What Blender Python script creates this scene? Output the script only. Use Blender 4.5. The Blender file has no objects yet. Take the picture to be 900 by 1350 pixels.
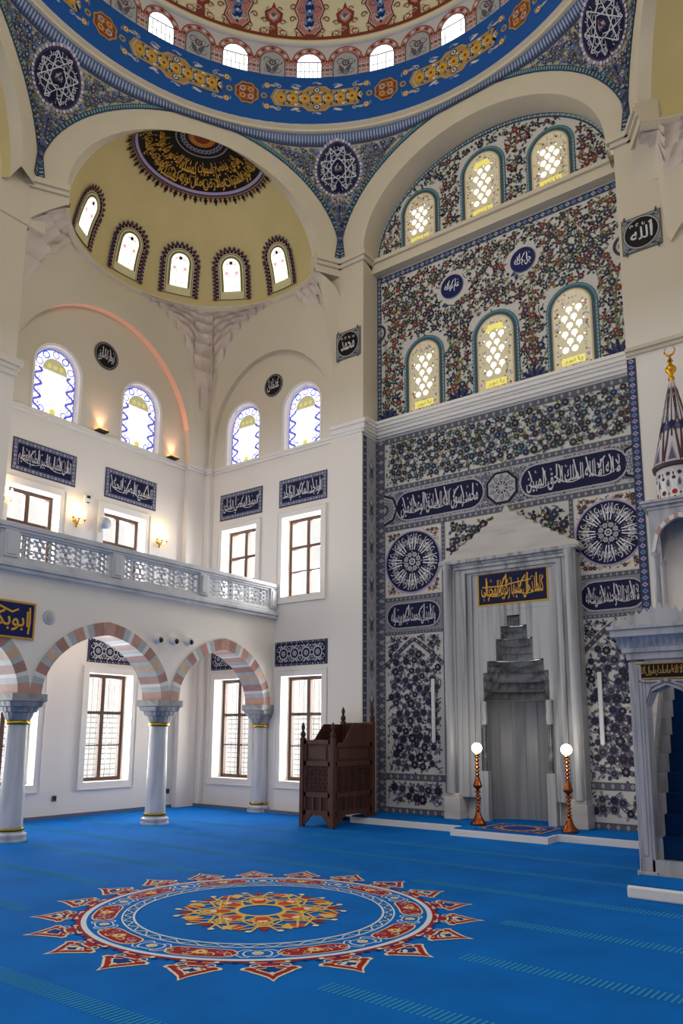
WORLD_STRENGTH, WIN_E, DOME_FILL_E, EXPO = 1.05, 125, 250, 0.0
import bpy, math, random
from mathutils import Vector, Matrix
from mathutils.geometry import tessellate_polygon
rnd = random.Random(7)
PI = math.pi
COL = bpy.context.scene.collection
cos, sin, sqrt, hypot, atan2 = math.cos, math.sin, math.sqrt, math.hypot, math.atan2

# ------------------------------------------------------------------ materials
def lin(h):
    h = h.lstrip('#')
    c = [int(h[i:i+2], 16)/255 for i in (0, 2, 4)]
    return tuple((x/12.92 if x <= .04045 else ((x+.055)/1.055)**2.4) for x in c)
MATS = {}
def M(name, col, rough=.6, metal=0., emit=0., var=.0, scale=6., bump=0., veins=None, ecol=None, stretch=None):
    if name in MATS: return MATS[name]
    m = bpy.data.materials.new(name); m.use_nodes = True; MATS[name] = m
    nt = m.node_tree; b = nt.nodes['Principled BSDF']
    c = lin(col) if isinstance(col, str) else col
    b.inputs['Base Color'].default_value = (*c, 1); m.diffuse_color = (*c, 1)
    b.inputs['Roughness'].default_value = rough; b.inputs['Metallic'].default_value = metal
    if name.startswith('paint_'): b.inputs['Specular IOR Level'].default_value = .15; b.inputs['Roughness'].default_value = max(.5, rough)
    if rough >= .95: b.inputs['Specular IOR Level'].default_value = .08
    if emit:
        b.inputs['Emission Color'].default_value = (*(lin(ecol) if ecol else c), 1)
        b.inputs['Emission Strength'].default_value = emit
    if var or veins or bump:
        tc = nt.nodes.new('ShaderNodeTexCoord'); mp = nt.nodes.new('ShaderNodeMapping')
        nt.links.new(tc.outputs['Object'], mp.inputs['Vector'])
        if stretch: mp.inputs['Scale'].default_value = stretch
        no = nt.nodes.new('ShaderNodeTexNoise'); no.inputs['Scale'].default_value = scale
        no.inputs['Detail'].default_value = 6; no.inputs['Distortion'].default_value = .6 if veins else 0
        nt.links.new(mp.outputs['Vector'], no.inputs['Vector'])
        if var or veins:
            r = nt.nodes.new('ShaderNodeValToRGB'); e = r.color_ramp.elements
            if veins:
                v = lin(veins)
                e[0].position = .33; e[0].color = (*v, 1); e[1].position = .6; e[1].color = (*c, 1)
                mid = e.new(.46); mid.color = (*[v[i]*.35+c[i]*.65 for i in range(3)], 1)
            else:
                e[0].position = .3; e[0].color = (*[x*(1-var) for x in c], 1)
                e[1].position = .7; e[1].color = (*[min(1, x*(1+var)) for x in c], 1)
            nt.links.new(no.outputs['Fac'], r.inputs['Fac']); nt.links.new(r.outputs['Color'], b.inputs['Base Color'])
        if bump:
            bp = nt.nodes.new('ShaderNodeBump'); bp.inputs['Strength'].default_value = bump; bp.inputs['Distance'].default_value = .01
            nt.links.new(no.outputs['Fac'], bp.inputs['Height']); nt.links.new(bp.outputs['Normal'], b.inputs['Normal'])
    return m
def glass_mat(name, tint=(1, 1, 1), gloss=.06):
    m = bpy.data.materials.new(name); m.use_nodes = True; nt = m.node_tree
    nt.nodes.remove(nt.nodes['Principled BSDF']); out = nt.nodes['Material Output']
    t = nt.nodes.new('ShaderNodeBsdfTransparent'); t.inputs[0].default_value = (*tint, 1)
    g = nt.nodes.new('ShaderNodeBsdfGlossy'); g.inputs['Roughness'].default_value = .05
    x = nt.nodes.new('ShaderNodeMixShader'); x.inputs[0].default_value = gloss
    nt.links.new(t.outputs[0], x.inputs[1]); nt.links.new(g.outputs[0], x.inputs[2]); nt.links.new(x.outputs[0], out.inputs[0])
    MATS[name] = m; return m

white_wall = M('white_plaster', '#ebe4da', .75, var=.02, scale=3)
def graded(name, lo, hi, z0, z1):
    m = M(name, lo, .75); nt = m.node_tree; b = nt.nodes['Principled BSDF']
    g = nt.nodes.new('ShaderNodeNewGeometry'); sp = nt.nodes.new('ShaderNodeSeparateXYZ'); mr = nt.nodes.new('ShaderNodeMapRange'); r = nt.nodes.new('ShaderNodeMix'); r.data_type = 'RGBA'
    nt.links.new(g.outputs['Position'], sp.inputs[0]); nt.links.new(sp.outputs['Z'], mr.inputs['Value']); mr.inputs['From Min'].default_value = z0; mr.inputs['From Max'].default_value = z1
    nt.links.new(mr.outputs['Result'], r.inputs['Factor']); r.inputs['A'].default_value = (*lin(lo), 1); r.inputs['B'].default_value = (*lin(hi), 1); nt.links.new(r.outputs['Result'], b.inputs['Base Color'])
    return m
light_graded = graded('light_graded_plaster', '#ebe4da', '#cfc3ab', 7.3, 8.6)  # whiter below, mostly brighter light put into the colour; cream above
cream_wall = M('cream_plaster', '#cfc3ab', .75, var=.03, scale=2)
semi_yellow = M('ochre_plaster', '#cdbb83', .75, var=.04, scale=1.5)
muq_mat = M('muqarnas_plaster', '#d2c2b2', .75, var=.05, scale=4)
trim_white = M('painted_trim', '#ece6dd', .6)
cap_marble = M('capital_marble', '#9a9c9e', .5, veins='#6c7073', scale=5)
grey_marble = M('grey_veined_marble', '#cfcfd1', .3, veins='#9fa2a6', scale=1.6, stretch=(3.5, 3.5, .5))
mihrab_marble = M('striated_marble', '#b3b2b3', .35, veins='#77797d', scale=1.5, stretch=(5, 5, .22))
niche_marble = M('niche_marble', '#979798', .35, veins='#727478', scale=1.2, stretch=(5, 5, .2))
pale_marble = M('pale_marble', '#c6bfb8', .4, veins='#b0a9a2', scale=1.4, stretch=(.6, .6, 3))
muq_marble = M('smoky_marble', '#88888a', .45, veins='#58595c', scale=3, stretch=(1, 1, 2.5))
minbar_marble = M('minbar_marble', '#b7b6ba', .35, veins='#8f9097', scale=2, stretch=(4, 4, .6))
gold = M('brass', '#c89b3a', .25, 1.)
copper = M('copper', '#94502f', .28, 1., var=.15, scale=9)
wood = M('carved_walnut', '#4c2412', .6, var=.3, scale=5, stretch=(1, 1, .2))
wood_lo = M('dark_walnut', '#36190c', .65, var=.3, scale=6, stretch=(1, 1, .2))
frame_brown = M('window_timber', '#4f3529', .5, var=.15, scale=8)
iron = M('grille_iron', '#6d6a66', .5)
glass = glass_mat('window_glass')
bulb_mat = M('lamp_glow', '#fff6e0', .4, emit=14, ecol='#fff4df')
sconce_glow = M('sconce_glow', '#fff0d0', .4, emit=9, ecol='#ffd9a0')
reveal_glow = M('reveal_glow', '#f0c4aa', .6, emit=.1, ecol='#ff9068')  # strip light's glow put into the arch reveal's colour and emission
plastic_white = M('white_plastic', '#dcdcdc', .35)
plastic_grey = M('grey_plastic', '#b9bcc0', .45)
black_plastic = M('black_plastic', '#101012', .3)
minbar_carpet = M('stair_carpet', '#0a2a52', .95, var=.2, scale=40)

PAL = dict(
    tile=('#cbc6bf', .32), tile2=('#cfcac8', .32), tilecream=('#d8d0c0', .35), tilep=('#b3ab9e', .35),
    navy=('#1b2557', .3), navyd=('#171c3e', .3), ink=('#20222e', .35), royal=('#14357c', .35),
    frieze=('#1d559f', .5), white=('#e4e2e2', .35), offw=('#c9c6c8', .35),
    maroon=('#553a42', .35), plum=('#43384a', .35), dred=('#623036', .35), red=('#a5302f', .4), brick=('#84402f', .4), rose=('#c08078', .45),
    green=('#4c6350', .35), dgreen=('#35473f', .35), olive=('#7b7a45', .4), teal=('#3f6f78', .35), turq=('#6aa0a0', .35),
    blue=('#38508c', .35), sky=('#6a86b4', .35), slate=('#59607c', .35), slated=('#3c4158', .35), grey=('#8b8a8e', .4), greyd=('#5e5d63', .4), lgrey=('#aeacae', .4),
    gold=('#c69b3e', .35), ochre=('#b08a4a', .4), amber=('#d8a53c', .4), cream=('#e6dcb8', .6), creamd=('#d8cfa0', .6), black=('#1a1512', .5),
    pinkm=('#c4978a', .5), orange=('#c9632c', .5), lilac=('#a79bc0', .4),
    cblue=('#0467bd', .95), cband=('#368fbf', .95), cred=('#9c2a2c', .95), ccream=('#e2d6b8', .95), cgold=('#e0b860', .95), cor=('#c8492c', .95), cnavy=('#1a3c86', .95), cwhite=('#cfdbe6', .95),
    gglow=('#cfc39a', .5),
)
EMI = dict(day=('#ffffff', 1.6), dayw=('#fff6e6', 1.3), palegreen=('#b9b48a', .45), yel=('#e2d66a', .55), sviolet=('#8f86cc', .75), sblue=('#4a58c8', .6), spink=('#e2a0ac', .8), dim=('#c9bd9a', .28), dimv=('#a796b8', .25), bulbs=('#fffdf0', 1.5))
def pm(k):
    if k in EMI:
        return M('lit_'+k, EMI[k][0], .4, emit=EMI[k][1])
    return M('paint_'+k, PAL[k][0], PAL[k][1])

# ------------------------------------------------------------------ mesh collector
def origin(p):
    v = Vector((0, 0, 0))
    while p is not None: v += p.location; p = p.parent
    return v
class MB:
    def __init__(s, mat=None): s.v = []; s.f = []; s.m = []; s.mats = []; s.cur = mat
    def mi(s, m):
        m = m or s.cur
        if m not in s.mats: s.mats.append(m)
        return s.mats.index(m)
    def add(s, pts, faces, mat=None):
        b = len(s.v); s.v += [tuple(p) for p in pts]; k = s.mi(mat)
        for f in faces: s.f.append([b+i for i in f]); s.m.append(k)
    def face(s, pts, mat=None): s.add(pts, [list(range(len(pts)))], mat)
    def box(s, x0, x1, y0, y1, z0, z1, mat=None):
        p = [(x, y, z) for z in (z0, z1) for y in (y0, y1) for x in (x0, x1)]
        s.add(p, [(0, 2, 3, 1), (4, 5, 7, 6), (0, 1, 5, 4), (2, 6, 7, 3), (0, 4, 6, 2), (1, 3, 7, 5)], mat)
    def lathe(s, prof, c=(0, 0, 0), n=20, mat=None, a0=0., a1=2*PI, sx=1., sy=1., caps=True):
        full = abs(a1-a0-2*PI) < 1e-6; k = n if full else n+1
        pts = [(c[0]+r*sx*cos(a0+(a1-a0)*i/n), c[1]+r*sy*sin(a0+(a1-a0)*i/n), c[2]+z) for r, z in prof for i in range(k)]
        fs = []
        for j in range(len(prof)-1):
            for i in range(n):
                i2 = (i+1) % k
                fs.append((j*k+i, j*k+i2, (j+1)*k+i2, (j+1)*k+i))
        if full and caps:
            if prof[0][0] > 1e-4: fs.append(tuple(range(k-1, -1, -1)))
            if prof[-1][0] > 1e-4: fs.append(tuple((len(prof)-1)*k+i for i in range(k)))
        s.add(pts, fs, mat)
    def loft(s, rings, mat=None, closed=False, caps=False):
        n = len(rings[0]); pts = [p for r in rings for p in r]; fs = []
        for j in range(len(rings)-1):
            for i in range(n if closed else n-1):
                i2 = (i+1) % n; fs.append((j*n+i, j*n+i2, (j+1)*n+i2, (j+1)*n+i))
        if caps: fs += [tuple(range(n-1, -1, -1)), tuple((len(rings)-1)*n+i for i in range(n))]
        s.add(pts, fs, mat)
    def tube(s, path, r, n=8, mat=None, closed=False):
        path = [Vector(p) for p in path]; rings = []; N = len(path)
        for i, p in enumerate(path):
            a = path[(i-1) % N] if closed or i > 0 else p; b = path[(i+1) % N] if closed or i < N-1 else p
            t = (b-a).normalized(); u = t.cross(Vector((0, 0, 1)))
            if u.length < .05: u = t.cross(Vector((1, 0, 0)))
            u.normalize(); w = t.cross(u); rr = r[i] if isinstance(r, (list, tuple)) else r
            rings.append([p+u*rr*cos(2*PI*k/n)+w*rr*sin(2*PI*k/n) for k in range(n)])
        if closed: rings.append(rings[0])
        s.loft(rings, mat, True, not closed)
    def prism(s, poly, f0, f1, mat=None):          # poly 2D, f0/f1 map 2D -> 3D for the two faces
        a = [f0(*p) for p in poly]; b = [f1(*p) for p in poly]; n = len(poly)
        s.add(a+b, [tuple(range(n-1, -1, -1)), tuple(range(n, 2*n))]+[(i, (i+1) % n, n+(i+1) % n, n+i) for i in range(n)], mat)
    def plate(s, outer, holes, fn, mat=None):
        loops = [[Vector((p[0], p[1], 0)) for p in l] for l in [outer]+holes]
        flat = [p for l in loops for p in l]
        s.add([fn(p.x, p.y) for p in flat], [tuple(t) for t in tessellate_polygon(loops)], mat)
    def build(s, name, parent=None, smooth=False, kind=None, bevel=0, weld=False, auto=None, loc=None):
        me = bpy.data.meshes.new(name)
        o0 = origin(parent) if parent is not None else (Vector(loc) if loc else Vector((0, 0, 0)))
        me.from_pydata([(x-o0.x, y-o0.y, z-o0.z) for x, y, z in s.v], [], s.f)
        for m in s.mats: me.materials.append(m)
        me.polygons.foreach_set('material_index', s.m)
        me.update()
        if smooth or weld:
            import bmesh
            bm = bmesh.new(); bm.from_mesh(me); bmesh.ops.remove_doubles(bm, verts=bm.verts, dist=1e-5)
            bmesh.ops.recalc_face_normals(bm, faces=bm.faces)
            bm.to_mesh(me); bm.free()
        o = bpy.data.objects.new(name, me); COL.objects.link(o)
        if loc and parent is None: o.location = loc
        if parent is not None: o.parent = parent
        if smooth:
            me.polygons.foreach_set('use_smooth', [True]*len(me.polygons))
            if auto is not None:
                me.set_sharp_from_angle(angle=math.radians(auto))
        if bevel:
            bv = o.modifiers.new('bevel', 'BEVEL'); bv.width = bevel; bv.segments = 2; bv.limit_method = 'ANGLE'
        if kind: o['kind'] = kind
        return o
def thing(name, label, cat, loc=(0, 0, 0), group=None, rz=0):
    o = bpy.data.objects.new(name, None); COL.objects.link(o); o.location = loc; o.rotation_euler = (0, 0, rz)
    o['label'] = label; o['category'] = cat; o.empty_display_size = .1
    if group: o['group'] = group
    return o
def tag(o, label, cat, group=None):
    o['label'] = label; o['category'] = cat
    if group: o['group'] = group
    return o
def structure(name, loc=(0, 0, 0)):
    o = bpy.data.objects.new(name, None); COL.objects.link(o); o.location = loc; o['kind'] = 'structure'; o.empty_display_size = .1
    return o
def dup(root, loc, label=None, rz=None, group=None):
    def cp(o, par):
        c = o.copy(); COL.objects.link(c)
        if par is not None: c.parent = par
        for ch in [x for x in bpy.data.objects if x.parent == o]: cp(ch, c)
        return c
    r = cp(root, None); r.location = loc
    if rz is not None: r.rotation_euler = (0, 0, rz)
    if label: r['label'] = label
    if group: r['group'] = group
    return r
def boxpart(name, parent, mat, *b, bevel=0):
    mb = MB(mat)
    for q in b: mb.box(*q)
    return mb.build(name, parent, bevel=bevel)
# ------------------------------------------------------------------ flat ornament ("ink" on a surface)
def clip(P, ax, v, sg):                        # half-plane clip of a polygon
    out = []
    for i in range(len(P)):
        a, b = P[i-1], P[i]; da, db = (a[ax]-v)*sg, (b[ax]-v)*sg
        if (da < 0) != (db < 0):
            t = da/(da-db); out.append((a[0]+(b[0]-a[0])*t, a[1]+(b[1]-a[1])*t))
        if db >= 0: out.append(b)
    return out
class Art:
    def __init__(s, fn, eps=.0022, mb=None): s.fn = fn; s.e = eps; s.mb = mb or MB(); s.grid = None; s.k = 0
    def poly(s, pts, c, l=1):
        m = pm(c) if isinstance(c, str) else c; s.k = (s.k+1) % 89; l = l+s.k*.0088      # a hair apart, so overlapping ink never shares a plane
        if s.grid:
            g = s.grid; xs = [p[0] for p in pts]; ys = [p[1] for p in pts]
            if max(xs)-min(xs) > g*1.1 or max(ys)-min(ys) > g*1.1:
                for i in range(math.floor(min(xs)/g), math.floor(max(xs)/g)+1):
                    col = clip(clip(pts, 0, i*g, 1), 0, (i+1)*g, -1)
                    if len(col) < 3: continue
                    for j in range(math.floor(min(ys)/g), math.floor(max(ys)/g)+1):
                        q = clip(clip(col, 1, j*g, 1), 1, (j+1)*g, -1)
                        if len(q) > 2: s.mb.face([s.fn(x, y, l*s.e) for x, y in q], m)
                return
        s.mb.face([s.fn(x, y, l*s.e) for x, y in pts], m)
    def disc(s, x, y, r, c, l=1, n=14, ry=None, rot=0.):
        ry = ry or r; ca, sa = cos(rot), sin(rot)
        s.poly([(x+r*cos(a)*ca-ry*sin(a)*sa, y+r*cos(a)*sa+ry*sin(a)*ca) for a in (2*PI*i/n for i in range(n))], c, l)
    def ring(s, x, y, r0, r1, c, l=1, n=36, a0=0., a1=2*PI, ky=1.):
        for i in range(n):
            p, q = a0+(a1-a0)*i/n, a0+(a1-a0)*(i+1)/n
            s.poly([(x+r0*cos(p), y+ky*r0*sin(p)), (x+r1*cos(p), y+ky*r1*sin(p)), (x+r1*cos(q), y+ky*r1*sin(q)), (x+r0*cos(q), y+ky*r0*sin(q))], c, l)
    def rect(s, x0, y0, x1, y1, c, l=1, nu=1, nv=1):
        for i in range(nu):
            for j in range(nv):
                a, b = x0+(x1-x0)*i/nu, x0+(x1-x0)*(i+1)/nu; p, q = y0+(y1-y0)*j/nv, y0+(y1-y0)*(j+1)/nv
                s.poly([(a, p), (b, p), (b, q), (a, q)], c, l)
    def frame(s, x0, y0, x1, y1, w, c, l=1):
        s.rect(x0, y0, x1, y0+w, c, l); s.rect(x0, y1-w, x1, y1, c, l); s.rect(x0, y0+w, x0+w, y1-w, c, l); s.rect(x1-w, y0+w, x1, y1-w, c, l)
    def scallop(s, x, y, r, c, l=1, k=8, dep=.18, rot=0., ry=1.):
        n = k*4
        s.poly([(x+r*(1-dep*(.5+.5*cos(k*a)))*cos(a+rot), y+ry*r*(1-dep*(.5+.5*cos(k*a)))*sin(a+rot)) for a in (2*PI*i/n for i in range(n))], c, l)
    def star(s, x, y, r, ri, c, l=1, k=8, rot=0.):
        s.poly([(x+(r if i % 2 == 0 else ri)*cos(rot+PI*i/k), y+(r if i % 2 == 0 else ri)*sin(rot+PI*i/k)) for i in range(2*k)], c, l)
    def leaf(s, x, y, L, w, ang, c, l=1, bend=.25):
        ca, sa = cos(ang), sin(ang); P = []
        for t, k in ((0, 0), (.2, .75), (.45, 1), (.75, .6), (1, 0)): P.append((t*L, k*w+bend*L*t*(1-t)))
        for t, k in ((.75, .6), (.45, 1), (.2, .75)): P.append((t*L, -k*w+bend*L*t*(1-t)))
        s.poly([(x+a*ca-b*sa, y+a*sa+b*ca) for a, b in P], c, l)
    def stroke(s, pts, w, c, l=1, taper=False):
        n = len(pts); A = []; B = []
        for i in range(n):
            x0, y0 = pts[max(i-1, 0)]; x1, y1 = pts[min(i+1, n-1)]; dx, dy = x1-x0, y1-y0; d = hypot(dx, dy) or 1
            k = w/2*(1 if not taper else (1-.7*i/(n-1))); A.append((pts[i][0]-dy/d*k, pts[i][1]+dx/d*k)); B.append((pts[i][0]+dy/d*k, pts[i][1]-dx/d*k))
        for i in range(n-1): s.poly([A[i], A[i+1], B[i+1], B[i]], c, l)
    def loopstroke(s, pts, w, c, l=1): s.stroke(list(pts)+[pts[0], pts[1]], w, c, l)
    def curl(s, x, y, r, ang, turns, w, c, l=1, hand=1):
        n = int(10*turns)+4
        pts = []
        for i in range(n+1):
            t = i/n; a = ang+hand*turns*2*PI*t; rr = r*(1-.75*t)
            pts.append((x+rr*cos(a), y+rr*sin(a)))
        s.stroke(pts, w, c, l, True)
    def flower(s, x, y, r, l, cols, rot=0., k=8):
        s.scallop(x, y, r, cols[0], l, k, .2, rot); s.disc(x, y, r*.56, cols[1], l+1, 8); s.disc(x, y, r*.3, cols[2], l+2, 6)
    def tulip(s, x, y, L, ang, l, c1, c2):
        s.leaf(x, y, L, L*.26, ang, c1, l, 0); s.leaf(x, y, L*.75, L*.12, ang, c2, l+1, 0)
        s.leaf(x, y, L*.9, L*.12, ang+.45, c1, l, -.3); s.leaf(x, y, L*.9, L*.12, ang-.45, c1, l, .3)
    def text(s, word, x0, y0, x1, y1, c, l=2, grow=0):
        tris = glyphs(word)
        for t in tris: s.poly([(x0+(x1-x0)*p[0], y0+(y1-y0)*p[1]) for p in t], c, l)
    def polytext(s, word, f, c, l=2):              # f maps unit box to the canvas
        for t in glyphs(word): s.poly([f(*p) for p in t], c, l)

# Arabic joining: base letter -> isolated form code; final, initial, medial follow it
AR = {'ا': (0xFE8D, 2), 'أ': (0xFE83, 2), 'إ': (0xFE87, 2), 'ب': (0xFE8F, 4), 'ة': (0xFE93, 2), 'ت': (0xFE95, 4), 'ث': (0xFE99, 4), 'ج': (0xFE9D, 4), 'ح': (0xFEA1, 4), 'خ': (0xFEA5, 4), 'د': (0xFEA9, 2), 'ذ': (0xFEAB, 2), 'ر': (0xFEAD, 2), 'ز': (0xFEAF, 2), 'س': (0xFEB1, 4), 'ش': (0xFEB5, 4), 'ص': (0xFEB9, 4), 'ض': (0xFEBD, 4), 'ط': (0xFEC1, 4), 'ظ': (0xFEC5, 4), 'ع': (0xFEC9, 4), 'غ': (0xFECD, 4), 'ف': (0xFED1, 4), 'ق': (0xFED5, 4), 'ك': (0xFED9, 4), 'ل': (0xFEDD, 4), 'م': (0xFEE1, 4), 'ن': (0xFEE5, 4), 'ه': (0xFEE9, 4), 'و': (0xFEED, 2), 'ى': (0xFEEF, 2), 'ي': (0xFEF1, 4)}
def shape_ar(t):
    t = t.replace('لا', '\u0001').replace('لأ', '\u0002').replace('لإ', '\u0003'); out = []
    lam = {'\u0001': 0xFEFB, '\u0002': 0xFEF7, '\u0003': 0xFEF9}
    def nforms(ch): return AR[ch][1] if ch in AR else (2 if ch in lam else 0)
    for i, ch in enumerate(t):
        prev = i > 0 and nforms(t[i-1]) == 4 and nforms(ch) > 0
        nxt = i < len(t)-1 and nforms(t[i+1]) > 0
        if ch in lam: out.append(chr(lam[ch]+(1 if prev else 0))); continue
        if ch not in AR: out.append(ch); continue
        b, n = AR[ch]
        if n == 2: out.append(chr(b+(1 if prev else 0)))
        else: out.append(chr(b+(3 if prev and nxt else 2 if nxt else 1 if prev else 0)))
    return ''.join(reversed(out))
GL = {}
def glyphs(word):
    if word in GL: return GL[word]
    cu = bpy.data.curves.new('lettering', 'FONT'); cu.body = shape_ar(word); cu.resolution_u = 2; cu.space_word = .45; cu.offset = .014
    ob = bpy.data.objects.new('lettering', cu); COL.objects.link(ob); bpy.context.view_layer.update()
    me = bpy.data.meshes.new_from_object(ob.evaluated_get(bpy.context.evaluated_depsgraph_get()))
    vs = [v.co for v in me.vertices]
    if not vs: GL[word] = []; return []
    x0 = min(v.x for v in vs); x1 = max(v.x for v in vs); y0 = min(v.y for v in vs); y1 = max(v.y for v in vs)
    GL[word] = [[((vs[i].x-x0)/(x1-x0), (vs[i].y-y0)/(y1-y0)) for i in p.vertices] for p in me.polygons]
    bpy.data.objects.remove(ob); bpy.data.curves.remove(cu); bpy.data.meshes.remove(me)
    return GL[word]

F_LOW = [('maroon', 'ink', 'greyd'), ('ink', 'maroon', 'grey'), ('plum', 'ink', 'grey'), ('slated', 'ink', 'sky'), ('dgreen', 'plum', 'grey')]
F_UP = [('maroon', 'dred', 'grey'), ('dred', 'plum', 'rose'), ('plum', 'ink', 'grey'), ('brick', 'maroon', 'rose'), ('ink', 'slate', 'lgrey')]
def floral(A, x0, y0, x1, y1, inside, sp=.2, r=.075, l=2, cols=F_LOW, stem='dgreen', leaves=('dgreen', 'slate', 'teal', 'olive', 'ink'), seed=1, tul=.12, nl=4, vs=None):
    g = random.Random(seed); vs = vs or sp*.86; row = 0; y = y0+sp*.3
    while y < y1:
        x = x0+(sp*.5 if row % 2 else sp*.1)
        while x < x1:
            px, py = x+g.uniform(-.22, .22)*sp, y+g.uniform(-.22, .22)*sp
            if inside(px, py):
                rr = r*g.uniform(.7, 1.15); a = g.uniform(0, 2*PI)
                # arching stem to the neighbour
                qx, qy = px+sp*cos(a)*.95, py+sp*sin(a)*.95
                if inside(qx, qy):
                    bx, by = (px+qx)/2-sin(a)*sp*.3, (py+qy)/2+cos(a)*sp*.3
                    A.stroke([(px*(1-t)**2+2*bx*t*(1-t)+qx*t*t, py*(1-t)**2+2*by*t*(1-t)+qy*t*t) for t in (0, .2, .4, .6, .8, 1)], r*.2, stem, l)
                for k in range(nl):
                    b = a+k*2*PI/nl+g.uniform(-.5, .5); d = rr*.9
                    ex, ey = px+(d+sp*.3)*cos(b), py+(d+sp*.3)*sin(b)
                    if inside(ex, ey): A.leaf(px+d*cos(b), py+d*sin(b), sp*g.uniform(.3, .5), r*g.uniform(.26, .42), b+g.uniform(-.7, .7), g.choice(leaves), l+1, g.uniform(-.4, .4))
                if inside(px+rr, py) and inside(px-rr, py) and inside(px, py+rr) and inside(px, py-rr):
                    if g.random() < tul: A.tulip(px, py, rr*1.9, g.uniform(0, 2*PI), l+2, *g.choice([('dred', 'ink'), ('slate', 'ink'), ('plum', 'rose')]))
                    else: A.flower(px, py, rr, l+2, g.choice(cols), a)
            x += sp
        y += vs; row += 1
def band(A, p, q, w, l=1, bg='slated', fg='lgrey', mid='slate', sp=None):   # patterned border strip between two points
    dx, dy = q[0]-p[0], q[1]-p[1]; L = hypot(dx, dy); ux, uy = dx/L, dy/L; sp = sp or w*.9; n = max(2, int(L/sp))
    P = lambda t, s: (p[0]+ux*t-uy*s, p[1]+uy*t+ux*s)
    A.poly([P(0, -w/2), P(L, -w/2), P(L, w/2), P(0, w/2)], bg, l)
    for i in range(n):
        t = (i+.5)*L/n; h = L/n*.42
        A.poly([P(t-h, 0), P(t, -w*.36), P(t+h, 0), P(t, w*.36)], fg if i % 2 else mid, l+1)
        A.poly([P(t-h*.35, 0), P(t, -w*.14), P(t+h*.35, 0), P(t, w*.14)], bg, l+2)
def lobe(x0, y0, x1, y1, n=8):     # stadium outline
    r = (y1-y0)/2; P = []
    for i in range(n+1): a = -PI/2+PI*i/n; P.append((x1-r+r*cos(a), y0+r+r*sin(a)))
    for i in range(n+1): a = PI/2+PI*i/n; P.append((x0+r+r*cos(a), y0+r+r*sin(a)))
    return P
def cartouche(A, x0, y0, x1, y1, word, l=2, bg='navy', fg='white', edge='lgrey', seed=0):
    A.poly(lobe(x0, y0, x1, y1, 8), edge, l); m = (y1-y0)*.05
    A.poly(lobe(x0+m, y0+m, x1-m, y1-m, 8), bg, l+1)
    script(A, word, x0+(y1-y0)*.22, y0+(y1-y0)*.12, x1-(y1-y0)*.22, y1-(y1-y0)*.1, fg, l+2, seed)
def script(A, word, x0, y0, x1, y1, c, l, seed=0, rows=1, alifs=None):
    """tall stacked lettering with long uprights and vowel marks"""
    g = random.Random(seed+len(word)); w, h = x1-x0, y1-y0
    A.text(word, x0, y0, x1, y0+h*.8, c, l)
    n = alifs if alifs is not None else max(2, int(w/h*2.6))
    for i in range(n):                                  # uprights
        x = x0+w*(i+.5+g.uniform(-.3, .3))/n; b = y0+h*g.uniform(.28, .5); sl = g.choice((0, 0, .12, -.25))*h
        A.stroke([(x, b), (x-sl*.5, (b+y1)/2), (x-sl, y1-h*g.uniform(0, .12))], h*.052, c, l+1)
        A.curl(x+w/n*.4, y0+h*.8, h*.055, g.uniform(0, 6), .8, h*.025, c, l+1)
    if w/h > 1.5:
        for i in range(max(1, int(w/h))):               # sweeping tails
            x = x0+w*(i+.5)/max(1, int(w/h)); L = w/max(1, int(w/h))*.42
            A.stroke([(x+L*(t-.5)*2, y0+h*(.16+.2*(2*t-1)**2)) for t in (0, .17, .33, .5, .67, .83, 1)], h*.05, c, l+1, True)
def roundel(A, x, y, r, word, l=2, bg='navyd', fg='white', edge='grey'):
    A.disc(x, y, r, edge, l, 32); A.disc(x, y, r*.95, bg, l+1, 32)
    script(A, word, x-r*.66, y-r*.5, x+r*.66, y+r*.62, fg, l+2, 3, alifs=3)
def wheel(A, x, y, r, l=2, word='الرحمن الرحيم', k=8, kx=1., core=('lgrey', 'offw', 'maroon'), bg='navyd', fg='white', strap=True):
    """round medallion: lettering radiating around a star rosette"""
    A.disc(x, y, r, bg, l, 40, ry=r)
    for i in range(k):
        a = 2*PI*i/k
        def f(u, v, a=a):
            rr = r*(.42+.52*v); t = a+(u-.5)*2*PI/k*.92
            return (x+rr*sin(t), y+rr*cos(t))
        A.polytext(word, f, fg, l+1)
        for s in (-.22, .02, .24):
            t = a+s*2*PI/k
            A.stroke([(x+r*.4*sin(t), y+r*.4*cos(t)), (x+r*.8*sin(t), y+r*.8*cos(t))], r*.035, fg, l+1)
    if strap:
        A.star(x, y, r*.38, r*.2, core[0], l+2, k, PI/2); A.star(x, y, r*.33, r*.19, bg, l+3, k, PI/2)
    for i in range(k):
        a = 2*PI*(i+.5)/k; A.flower(x+r*.24*sin(a), y+r*.24*cos(a), r*.085, l+4, (core[1], core[2], core[1]))
    A.flower(x, y, r*.13, l+4, (core[1], core[2], core[0]))
# ------------------------------------------------------------------ layout
XL, YF, YT = -12.81, 11.78, 12.31          # left wall, front (qibla) wall, recessed tile wall
XA, XB = -8.25, -3.08                       # edges of the tiled recess
HC = (-5.83, 6.54); HA = 6.05; HR = HA*sqrt(3)/2
XG = -10.53                                 # gallery face
def lerp(a, b, t): return a+(b-a)*t
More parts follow.
